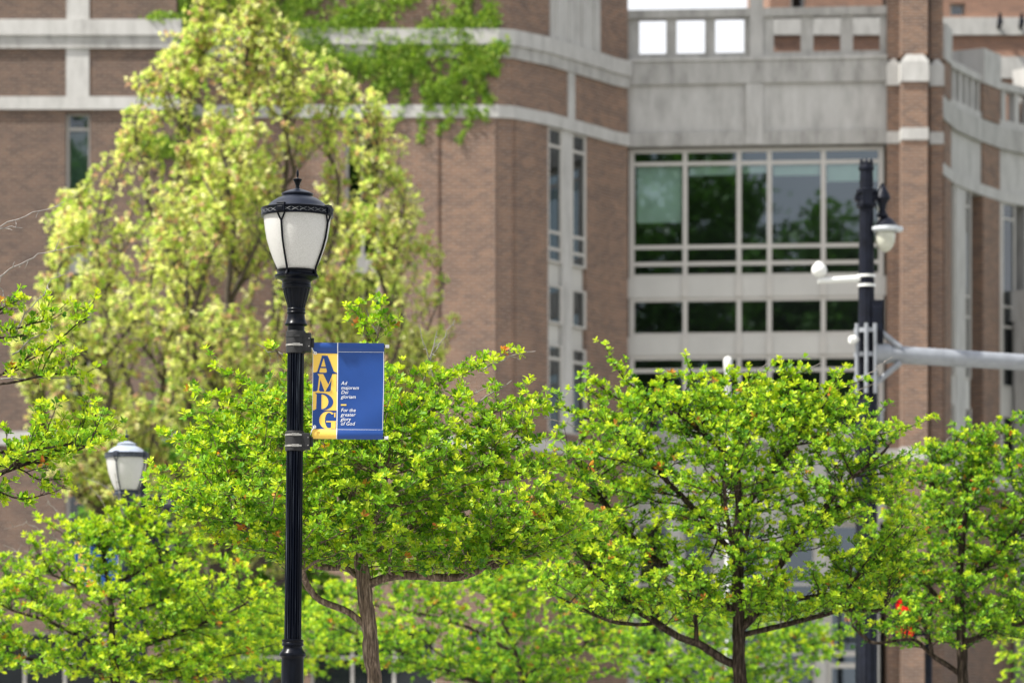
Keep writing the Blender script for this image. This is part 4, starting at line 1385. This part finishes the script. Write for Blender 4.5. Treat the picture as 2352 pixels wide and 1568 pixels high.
def make_lamp(loc, lean, rotz, label, dome='dome'):
    root = empty('street_lamp', loc, label, 'street lamp', 'fluted street lamps with banners', (0, lean, rotz))
    # base and shaft
    b = MB()
    b.lathe([(0.0, 0.0), (.20, 0.0), (.20, .10), (.17, .16), (.165, .50), (.13, .62), (.115, .70), (.098, .78), (.080, 1.0), (.074, 1.6), (.0715, lz(1512))], 32)
    b.build('base', M['iron'], root, smooth=True)
    b = MB()
    b.lathe([(.0715, lz(1512)), (.075, lz(1509)), (.0855, lz(1506)), (.087, lz(1502)), (.082, lz(1498)), (.070, lz(1493)), (.062, lz(1487)), (.061, lz(1483)),
             (.0695, lz(1482)), (.0705, lz(1478)), (.066, lz(1475)), (.0705, lz(1472)), (.069, lz(1468)), (.056, lz(1467))], 40)
    b.build('collar', M['iron'], root, smooth=True)
    b = MB()
    nf = 20
    def fl(r, z, k):
        return r * (1.0 - (.10 if k % 6 in (2, 4) else (.16 if k % 6 == 3 else (0.0 if k % 6 in (0, 1, 5) else 0))))
    b.lathe([(.0552, lz(1467)), (.0552, lz(1463)), (.0548, lz(1200)), (.0545, lz(1035)), (.054, lz(800)), (.0538, lz(750))], nf * 6, flute=fl)
    b.build('shaft', M['shaft'], root, smooth=True)
    b = MB()
    pr = [(60, 1345), (66, 1342), (66, 1302), (75, 1300), (88, 1295), (90, 1286), (82, 1274), (72, 1246), (67, 1216), (68, 1206), (73, 1203), (74, 1196), (69, 1190),
          (69, 1182), (74, 1176), (73, 1168), (68, 1162)]
    b.lathe([(Zr(r), Zt(y)) for r, y in pr], 40)
    b.build('neck', M['iron'], root, smooth=True)
    b = MB()
    def fu(r, z, k): return r * (1 - (.05 if k % 4 == 0 else 0))
    b.lathe([(Zr(r), Zt(y)) for r, y in [(68, 1163), (72, 1135), (82, 1105), (94, 1065), (102, 1035), (106, 1012)]], 64, flute=fu)
    b.lathe([(Zr(r), Zt(y)) for r, y in [(106, 1012), (108, 1008), (115, 1002), (116, 992), (112, 985), (116, 980), (112, 973), (112, 955), (120, 945), (138, 934), (160, 927),
                                       (172, 919), (173, 908), (166, 902), (153, 894), (151, 882), (158, 874), (160, 867), (152, 862), (140, 862)]], 48)
    b.build('urn', M['iron'], root, smooth=True)
    # frosted globe
    gp = [(140, 864), (148, 860), (160, 835), (186, 778), (214, 702), (238, 622), (252, 545), (260, 480), (262, 446), (255, 440)]
    b = MB(); b.lathe([(Zr(r), Zt(y)) for r, y in gp], 64)
    b.build('globe', M['frost'], root, smooth=True)
    b = MB(); b.lathe([(0, Zt(800)), (Zr(20), Zt(800)), (Zr(24), Zt(760)), (Zr(30), Zt(640)), (Zr(20), Zt(600)), (0, Zt(598))], 16)
    b.build('bulb', M['white'], root, smooth=True)
    # crown band with its embossed crosses
    b = MB(); b.lathe([(Zr(r), Zt(y)) for r, y in [(240, 450), (262, 447), (284, 447), (285, 440), (279, 436), (279, 399), (286, 393), (286, 385), (280, 382), (240, 380)]], 64)
    band_o = b.build('band', M['iron'], root, smooth=True)
    b = MB()
    for k in range(28):
        a0 = 2 * math.pi * k / 28; w = 2 * math.pi / 28 * .42
        for sg_ in (1, -1):
            pts = []
            for t in (-1, -.5, 0, .5, 1):
                a = a0 + w * t; z = Zt(417.5 - sg_ * t * 13)
                pts.append((Zr(281) * math.cos(a), Zr(281) * math.sin(a), z))
            b.tube(pts, .0011, 4)
    b.build('embossing', M['wear'], band_o)
    b = MB(); b.lathe([(Zr(r), Zt(y)) for r, y in [(250, 382), (241, 377), (222, 349), (192, 325), (152, 301), (118, 288), (115, 284), (118, 279)]], 64)
    b.lathe([(Zr(r), Zt(y)) for r, y in [(118, 279), (125, 273), (125, 265), (118, 261), (96, 250), (62, 236), (30, 227), (18, 225)]], 48)
    b.build('dome', M[dome], root, smooth=True)
    b = MB(); b.lathe([(Zr(r), Zt(y)) for r, y in [(20, 227), (18, 221), (14, 206), (20, 185), (33, 161), (37, 153), (34, 150), (11, 145), (6, 136), (9, 121), (10, 101), (6, 82), (0, 72)]], 24)
    b.build('finial', M['iron'], root, smooth=True)
    # four cage ribs, each forked below its hinge box
    for q in range(4):
        a = R(-90 - 24 + 90 * q)
        ca, sa = math.cos(a), math.sin(a)
        b = MB()
        def pt(r, y, t=0.0): return (Zr(r) * ca - t * sa, Zr(r) * sa + t * ca, Zt(y))
        b.tube([pt(268, 505), pt(263, 545), pt(250, 622), pt(226, 702), pt(197, 778), pt(168, 850), pt(160, 880)], .0074, 6)
        b.tube([pt(160, 880), pt(168, 905), pt(176, 912), pt(170, 922)], [.008, .011, .012, .006], 8)
        for s_ in (1, -1):
            b.tube([pt(268, 508), pt(271, 480, s_ * .013), pt(272, 446, s_ * .026)], .0062, 6)
        rib = b.build('rib', M['iron'], root, smooth=True)
        h = MB()
        t = .030
        def hb(r0, r1, y0, y1, t):
            lo = [pt(r1, y0, -t), pt(r1, y0, t), pt(r0, y0, t), pt(r0, y0, -t)]; hi = [pt(r1, y1, -t), pt(r1, y1, t), pt(r0, y1, t), pt(r0, y1, -t)]
            h.hexa(lo, hi)
        hb(270, 293, 440, 382, .031); hb(252, 290, 381.5, 368, .026); hb(293.2, 297, 428, 400, .018)
        h.build('hinge', M['iron'], rib, bevel=.002)
    # two clamps that carry the banner rods
    for (y0, y1, straps) in ((760, 812, (773, 793)), (990, 1036, (999, 1024))):
        b = MB()
        ym = (y0 + y1) / 2
        b.lathe([(.054, lz(y1)), (.0625, lz(y1 - .5)), (.063, lz(ym)), (.0625, lz(y0 + .5)), (.054, lz(y0))], 32)
        b.box((.035, -.045, lz(y1 - 4)), (.098, .045, lz(y0 + 5)))
        b.box((.098, -.02, lz(ym + 12)), (.118, .02, lz(ym - 10)))
        c = b.build('clamp', M['clamp'], root, bevel=.003)
        for ys in straps:
            st = MB()
            st.lathe([(.0632, lz(ys + 2)), (.0655, lz(ys + 2)), (.0655, lz(ys - 2)), (.0632, lz(ys - 2))], 32)
            st.box((-.015, -.072, lz(ys + 3)), (.03, -.0655, lz(ys - 3)))
            st.build('strap', M['steel_band'] if ys in (793, 999, 1024) else M['clamp'], c)
        bo = MB()
        for (bx, bzq) in ((.088, ym - 8), (.088, ym + 10)):
            bo.tube([(bx, -.045, lz(bzq)), (bx, -.050, lz(bzq))], .004, 6)
        bo.build('bolt', M['steel_band'], c)
    return root


def make_banner(loc, lean, side, label, word):
    """side +1: right of the post; -1: left of it. Artwork always reads from the front."""
    root = empty('lamp_banner', loc, label, 'banner', 'banners hung from the street lamps', (0, lean, 0))
    x0, x1 = (.1105, .572) if side > 0 else (-.572, -.1105)
    zt, zb = lz(786), lz(1007)
    Wd, Ht = x1 - x0, zt - zb
    def uv(zx, zy):
        """from an enlargement of the printed face to fractions across and down"""
        v = (zy - 247.0) / (1330.0 - 247.0)
        l = 462 - 22 * v; r = 1264 - 36 * v
        return (zx - l) / (r - l), v
    def warp(u, v, d=0.0):
        x = x0 + Wd * u * (1 - .006 * v) + .004 * math.sin(v * 3.1) * u
        y = -.004 + .016 * math.sin(u * 3.0 + v * 2.1) * math.sin(v * math.pi) + .005 * math.sin(v * 7 + u * 5) * math.sin(v * math.pi)
        rod = .011
        if v < .09: y -= rod * math.sin(math.pi * v / .09) * .8
        if v > .90: y -= rod * math.sin(math.pi * (v - .90) / .10) * .8
        return (x, y - d, zt - Ht * v)
    def grid(mb, u0, u1, v0, v1, d, nu=10, nv=10):
        vs = [warp(u0 + (u1 - u0) * i / nu, v0 + (v1 - v0) * j / nv, d) for j in range(nv + 1) for i in range(nu + 1)]
        fs = [(j * (nu + 1) + i, (j + 1) * (nu + 1) + i, (j + 1) * (nu + 1) + i + 1, j * (nu + 1) + i + 1) for j in range(nv) for i in range(nu)]
        mb.add(vs, fs)
    b = MB()
    grid(b, 0, 1, 0, 1, 0, 24, 44)
    vs = [warp(i / 24, j / 44, -.004) for j in range(45) for i in range(25)]
    b.add(vs, [(j * 25 + i, j * 25 + i + 1, (j + 1) * 25 + i + 1, (j + 1) * 25 + i) for j in range(44) for i in range(24)])
    cl = b.build('cloth', M['blue'], root, smooth=True)
    su = .342
    vA0, vA1 = uv(0, 368)[1], uv(0, 582)[1]; vD0, vD1 = uv(0, 795)[1], uv(0, 1007)[1]; vF = uv(0, 1219)[1]
    for va, vb in ((vA0, vA1), (vD0, vD1), (vF, .999)):
        b = MB(); grid(b, 0.001, su, va, vb, .0012, 6, 10)
        b.build('yellow_field', M['yellow'], cl, smooth=True)
    b = MB(); grid(b, su, su + .012, .001, .999, .0014, 1, 44)
    grid(b, su + .012, .995, .0925, .0955, .0013, 12, 1); grid(b, su + .012, .995, .898, .901, .0013, 12, 1)
    grid(b, .0, .006, .09, .9, .0013, 1, 30); grid(b, .988, .994, .09, .9, .0013, 1, 30)
    b.build('stripe', M['print_white'], cl)
    def glyph(polys, mat, d):
        b = MB()
        for pl in polys:
            b.poly([warp(*uv(x, y), d) for x, y in reversed(pl)])
        b.build('letter', mat, cl)
    def arc(cx, cy, rx, ry, a0, a1, n=14):
        return [(cx + rx * math.cos(R(a0 + (a1 - a0) * i / n)), cy + ry * math.sin(R(a0 + (a1 - a0) * i / n))) for i in range(n + 1)]
    def ring(cx, cy, rx, ry, ix, iy, irx, iry, a0, a1, n=14):
        o, i_ = arc(cx, cy, rx, ry, a0, a1, n), arc(ix, iy, irx, iry, a0, a1, n)
        return [[o[k], o[k + 1], i_[k + 1], i_[k]] for k in range(n)]
    glyph([[(560, 400), (582, 412), (528, 572), (536, 584), (478, 584), (505, 572)], [(556, 392), (626, 392), (690, 566), (724, 584), (604, 584), (614, 566), (582, 425), (560, 400)],
           [(548, 516), (604, 516), (610, 532), (543, 532)]], M['blue'], .0022)
    glyph([[(528, 612), (546, 622), (522, 780), (536, 796), (490, 796), (508, 780)], [(508, 598), (572, 598), (628, 716), (594, 796), (584, 796), (530, 632)],
           [(628, 716), (676, 598), (694, 606), (596, 792)], [(674, 598), (722, 598), (717, 796), (638, 796), (654, 780), (666, 630)]], M['yellow'], .0012)
    glyph([[(478, 812), (550, 812), (546, 1008), (462, 1008), (490, 992), (498, 830)]] + ring(546, 910, 134, 98, 546, 910, 80, 84, -90, 90), M['blue'], .0022)
    glyph(ring(622, 1120, 100, 101, 632, 1120, 46, 88, 60, 310, 18) + [[(600, 1126), (710, 1126), (710, 1140), (600, 1140)], [(654, 1140), (706, 1140), (704, 1214), (654, 1212)],
           [(690, 1034), (704, 1030), (702, 1086), (688, 1082)]], M['yellow'], .0012)
    # two small blocks of words
    def words(body, zx, zy, lead, mat, size):
        cu = bpy.data.curves.new('lettering', 'FONT')
        cu.body = body; cu.size = size; cu.shear = .22; cu.space_line = lead; cu.offset = 0.0; cu.resolution_u = 2
        tmp = bpy.data.objects.new('lettering', cu); COL.objects.link(tmp)
        dg = bpy.context.evaluated_depsgraph_get()
        me = bpy.data.meshes.new_from_object(tmp.evaluated_get(dg))
        bpy.data.objects.remove(tmp)
        u_, v_ = uv(zx, zy)
        for vt in me.vertices:
            uu = u_ + vt.co.x * .98 / Wd; vv = v_ - vt.co.y / Ht
            vt.co = warp(uu, vv, .0022)
        me.materials.clear()
        link('lettering', me, mat, cl)
    words('Ad\nmajorem\nDei\ngloriam', 768, 718, .90, M['print_white'], .0325)
    words('For the\ngreater\nglory\nof God', 762, 1021, .90, M['print_white'], .0325)
    b = MB(); u0, v0 = uv(764, 936); u1, v1 = uv(824, 952); grid(b, u0, u1, v0, v1, .0022, 2, 2); b.build('dash', M['yellow'], cl)
    # rods, end caps and ties
    for y in (791.5, 1001.5):
        b = MB()
        b.tube([(side * .116, 0, lz(y)), (side * .600, 0, lz(y + 1.5))], .009, 12)
        rd = b.build('rod', M['navy'], root, smooth=True)
        b = MB(); b.tube([(side * .578, 0, lz(y + 1.5)), (side * .604, 0, lz(y + 1.6))], .0105, 12); b.build('end_cap', M['white'], rd, smooth=True)
    for (ya, yb) in ((795, 811), (998, 980)):
        b = MB()
        b.tube([(side * .100, -.012, lz(ya)), (side * .112, -.024, lz(ya + (yb - ya) * .6)), (side * .128, -.018, lz(yb))], .0028, 6)
        ring_ = [(side * .128 + .008 * math.cos(t), -.018, lz(yb) + .008 * math.sin(t)) for t in np.linspace(0, 6.283, 13)]
        b.tube(ring_, .0026, 6, caps=False)
        b.build('tie', M['white'], root, smooth=True)
    return root


lean = .0105
make_lamp(((663.5 - 1176) * 24 / F, 24.0, 0.0), lean, 0, 'near black fluted lamp post with frosted glass lantern, sharp in focus')
make_banner(((663.5 - 1176) * 24 / F, 24.0, 0.0), lean, 1, 'blue and yellow AMDG banner on the near lamp post', 'AMDG')
Y2 = 39.6
M_iron, M_shaft = M['iron'], M['shaft']
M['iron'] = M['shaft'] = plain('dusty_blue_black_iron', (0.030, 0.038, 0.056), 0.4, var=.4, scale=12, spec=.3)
make_lamp(((293 - 1176) * Y2 / F, Y2, -0.28), 0.002, math.pi, 'distant blurred lamp post with silvery cap rising behind the lower left tree', 'dome_worn_glare')
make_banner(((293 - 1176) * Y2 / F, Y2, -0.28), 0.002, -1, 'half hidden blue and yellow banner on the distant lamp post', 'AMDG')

# ------------------------------------------------------------------ signal pole with mast arm, pendant light and camera
YT = 54.0
ST = YT / F
t0 = P(1990, HZ, YT); t0[2] = 0
root = empty('signal_mast', tuple(t0), 'dark ornamental signal pole with pendant light and grey mast arm', 'signal pole')
tx = lambda px: (px - 1990) * ST
tz = lambda py: EYE + (HZ - py) * ST
b = MB()
def f12(r, z, k): return r * (1 - (.09 if k % 3 == 0 else 0))
b.lathe([(.30, 0), (.30, .5), (.24, .6), (.20, 1.0), (.165, 1.1), (.158, tz(900)), (.13, tz(890)), (.115, tz(640)), (.10, tz(420)), (.095, tz(392))], 36, flute=f12)
b.build('pole', M['navy'], root, smooth=True)
b = MB(); b.lathe([(.095, tz(392)), (.115, tz(390)), (.115, tz(384)), (.09, tz(380)), (.09, tz(374)), (.03, tz(371)), (0, tz(364))], 20)
for k in range(8):
    a = k * math.pi / 4
    b.tube([(.085 * math.cos(a), .085 * math.sin(a), tz(382)), (.085 * math.cos(a), .085 * math.sin(a), tz(366))], [.02, .008], 6)
b.build('finial', M['navy'], root, smooth=True)
b = MB(); b.lathe([(.10, tz(478)), (.15, tz(476)), (.15, tz(468)), (.125, tz(464)), (.125, tz(448)), (.15, tz(444)), (.15, tz(436)), (.10, tz(433))], 24)
b.box((-.17, -.07, tz(462)), (.17, .07, tz(448))); b.box((-.07, -.17, tz(472)), (.07, .17, tz(440)))
b.build('collar', M['navy'], root)
# pendant light on its bracket
b = MB()
b.tube([(.10, 0, tz(455)), (tx(2025), 0, tz(452))], .055, 10)
b.lathe([(0, tz(420)), (.03, tz(425)), (.05, tz(432)), (.10, tz(445)), (.12, tz(456)), (.08, tz(464)), (.06, tz(470)), (.045, tz(482)), (.06, tz(490)), (.085, tz(493)), (.085, tz(498)), (.05, tz(500))], 20, cx=tx(2027))
b.build('bracket', M['navy'], root, smooth=True)
b = MB(); b.lathe([(.04, tz(498)), (.09, tz(503)), (.13, tz(510)), (.165, tz(517)), (.20, tz(521))], 28, cx=tx(2035))
pend = b.build('lamp_shade', M['navy'], root, smooth=True)
b = MB(); b.lathe([(.19, tz(521)), (.235, tz(522.5)), (.238, tz(529)), (.225, tz(531)), (.16, tz(533)), (.15, tz(521))], 28, cx=tx(2037))
b.build('reflector_ring', M['galv_light'], pend, smooth=True)
b = MB(); b.lathe([(.140, tz(533)), (.148, tz(541)), (.142, tz(554)), (.112, tz(567)), (.06, tz(576)), (0, tz(580))], 28, cx=tx(2033))
b.build('globe', plain('pendant_globe_glass', (.50, .50, .42), .2, var=.15, scale=5), pend, smooth=True)
# dome camera on a short white arm
b = MB(); b.tube([(tx(1878), -.05, tz(646)), (tx(1975), -.02, tz(640))], [.04, .05], 10)
for y in (634, 656): b.lathe([(.12, tz(y + 3)), (.135, tz(y + 3)), (.135, tz(y - 3)), (.12, tz(y - 3))], 24)
cm = b.build('camera_arm', M['white'], root, smooth=True)
b = MB(); b.lathe([(0, tz(637)), (.06, tz(636)), (.10, tz(630)), (.115, tz(622)), (.10, tz(613)), (.065, tz(608)), (.05, tz(603)), (0, tz(601))], 20, cx=tx(1881), cy=-.05)
b.build('camera', M['white'], cm, smooth=True)
# galvanised clamp, mast arm and braces
b = MB()
for (dx, dy) in ((-.15, -.12), (-.02, -.19), (.11, -.16), (.13, .1), (-.13, .1)):
    b.tube([(dx, dy, tz(905)), (dx, dy, tz(745))], .030, 8)
for y in (760, 815, 870):
    b.lathe([(.16, tz(y + 5)), (.185, tz(y + 5)), (.185, tz(y - 5)), (.16, tz(y - 5))], 20)
b.build('clamp', M['galv'], root, smooth=True)
b = MB(); b.tube([(.10, 0, tz(810)), (tx(2042), .05, tz(811))], [.16, .15], 16); b.tube([(tx(2040), .05, tz(811)), (tx(2060), .08, tz(813)), (tx(2352), .6, tz(821)), (tx(2900), 1.6, tz(830))], [.132, .13, .12, .10], 20)
b.build('mast_arm', M['galv'], root, smooth=True)
for (y0, y1) in ((752, 798), (882, 832)):
    b = MB(); b.tube([(.12, -.03, tz(y0)), (tx(2068), 0, tz(y1))], .045, 10); b.build('brace', M['galv'], root, smooth=True)
b = MB(); b.box((.07, -.10, tz(790)), (.24, .12, tz(690))); b.box((.09, -.12, tz(770)), (.22, -.1, tz(705))); b.build('control_box', M['navy'], root, bevel=.02)
b = MB(); b.tube([(tx(1968), -.15, tz(782)), (tx(1958), -.2, tz(783)), (tx(1948), -.22, tz(784))], [.03, .065, .05], 12); b.build('detector', M['white'], root, smooth=True)
b = MB(); b.tube([(tx(2022), -.05, tz(1000)), (tx(2022), -.05, tz(945)), (tx(2030), -.05, tz(938))], .03, 8); b.build('conduit', M['galv'], root, smooth=True)

# lit red traffic signals seen through the right hand tree
def signal(px, py, Y, label, rotz=0.0, lit_on=True, pole=True, name='traffic_signal', nl=3, px_off=0.0):
    s = Y / F
    base = P(px, HZ, Y); base[2] = 0
    root = empty(name, tuple(base), label, 'traffic light', None, (0, 0, rotz))
    zc = EYE + (HZ - py) * s
    h = MB(); h.box((-.18, -.05, zc - .36 * (nl - 1) - .22), (.18, .18, zc + .22))
    h.build('housing', M['navy'], root, bevel=.03)
    for k in range(nl):
        z = zc - .36 * k
        l = MB(); l.tube([(0, -.05, z), (0, -.07, z), (0, -.085, z)], [.14, .13, .06], 20)
        l.build('lens', M['red_lit'] if lit_on else M['clamp'], root, smooth=True)
        v = MB()
        for i in range(10):
            a0, a1 = R(-20 + 22 * i), R(-20 + 22 * (i + 1))
            v.hexa([(.16 * math.cos(a0), -.05, z + .16 * math.sin(a0)), (.16 * math.cos(a1), -.05, z + .16 * math.sin(a1)), (.16 * math.cos(a1), -.27, z + .155 * math.sin(a1)), (.16 * math.cos(a0), -.27, z + .155 * math.sin(a0))],
                   [(.17 * math.cos(a0), -.05, z + .17 * math.sin(a0)), (.17 * math.cos(a1), -.05, z + .17 * math.sin(a1)), (.17 * math.cos(a1), -.27, z + .165 * math.sin(a1)), (.17 * math.cos(a0), -.27, z + .165 * math.sin(a0))])
        v.build('visor', M['navy'], root)
    if pole:
        p = MB(); p.lathe([(.16, 0), (.16, .35), (.09, .45), (.06, .5), (.06, zc + .45), (.0, zc + .5)], 16, cx=px_off, cy=.32)
        for zz_ in (zc + .1, zc - .45):
            p.box((min(0, px_off) - .03, .17, zz_), (max(0, px_off) + .03, .30, zz_ + .08))
        p.build('pole', M['navy'], root, smooth=True)
    return root

signal(2078, 1392, 57.0, 'traffic signal showing red between the leaves of the right tree', nl=2, px_off=.40)
signal(372, 1168, 60.0, 'dark traffic signal seen sideways beside the distant lamp', rotz=R(75), lit_on=False)

# slim white pole in front of the bay
q = P(1672, HZ, 66.0)
root = empty('white_pole', (q[0], q[1], 0), 'slim white round topped pole standing in front of the bay windows', 'pole')
b = MB(); zt_ = EYE + (HZ - 818) * 66 / F
b.lathe([(.12, 0), (.12, .3), (.06, .36), (.055, zt_ - .25), (.075, zt_ - .2), (.075, zt_ - .06), (.05, zt_ - .02), (0, zt_)], 16)
b.build('shaft', M['white'], root, smooth=True)
b = MB(); b.lathe([(.13, 0), (.2, .0), (.2, .04), (.13, .05)], 16); b.build('base_plate', M['galv'], root)

print('TREES', [(a, b_) for _, a, b_ in STAT])
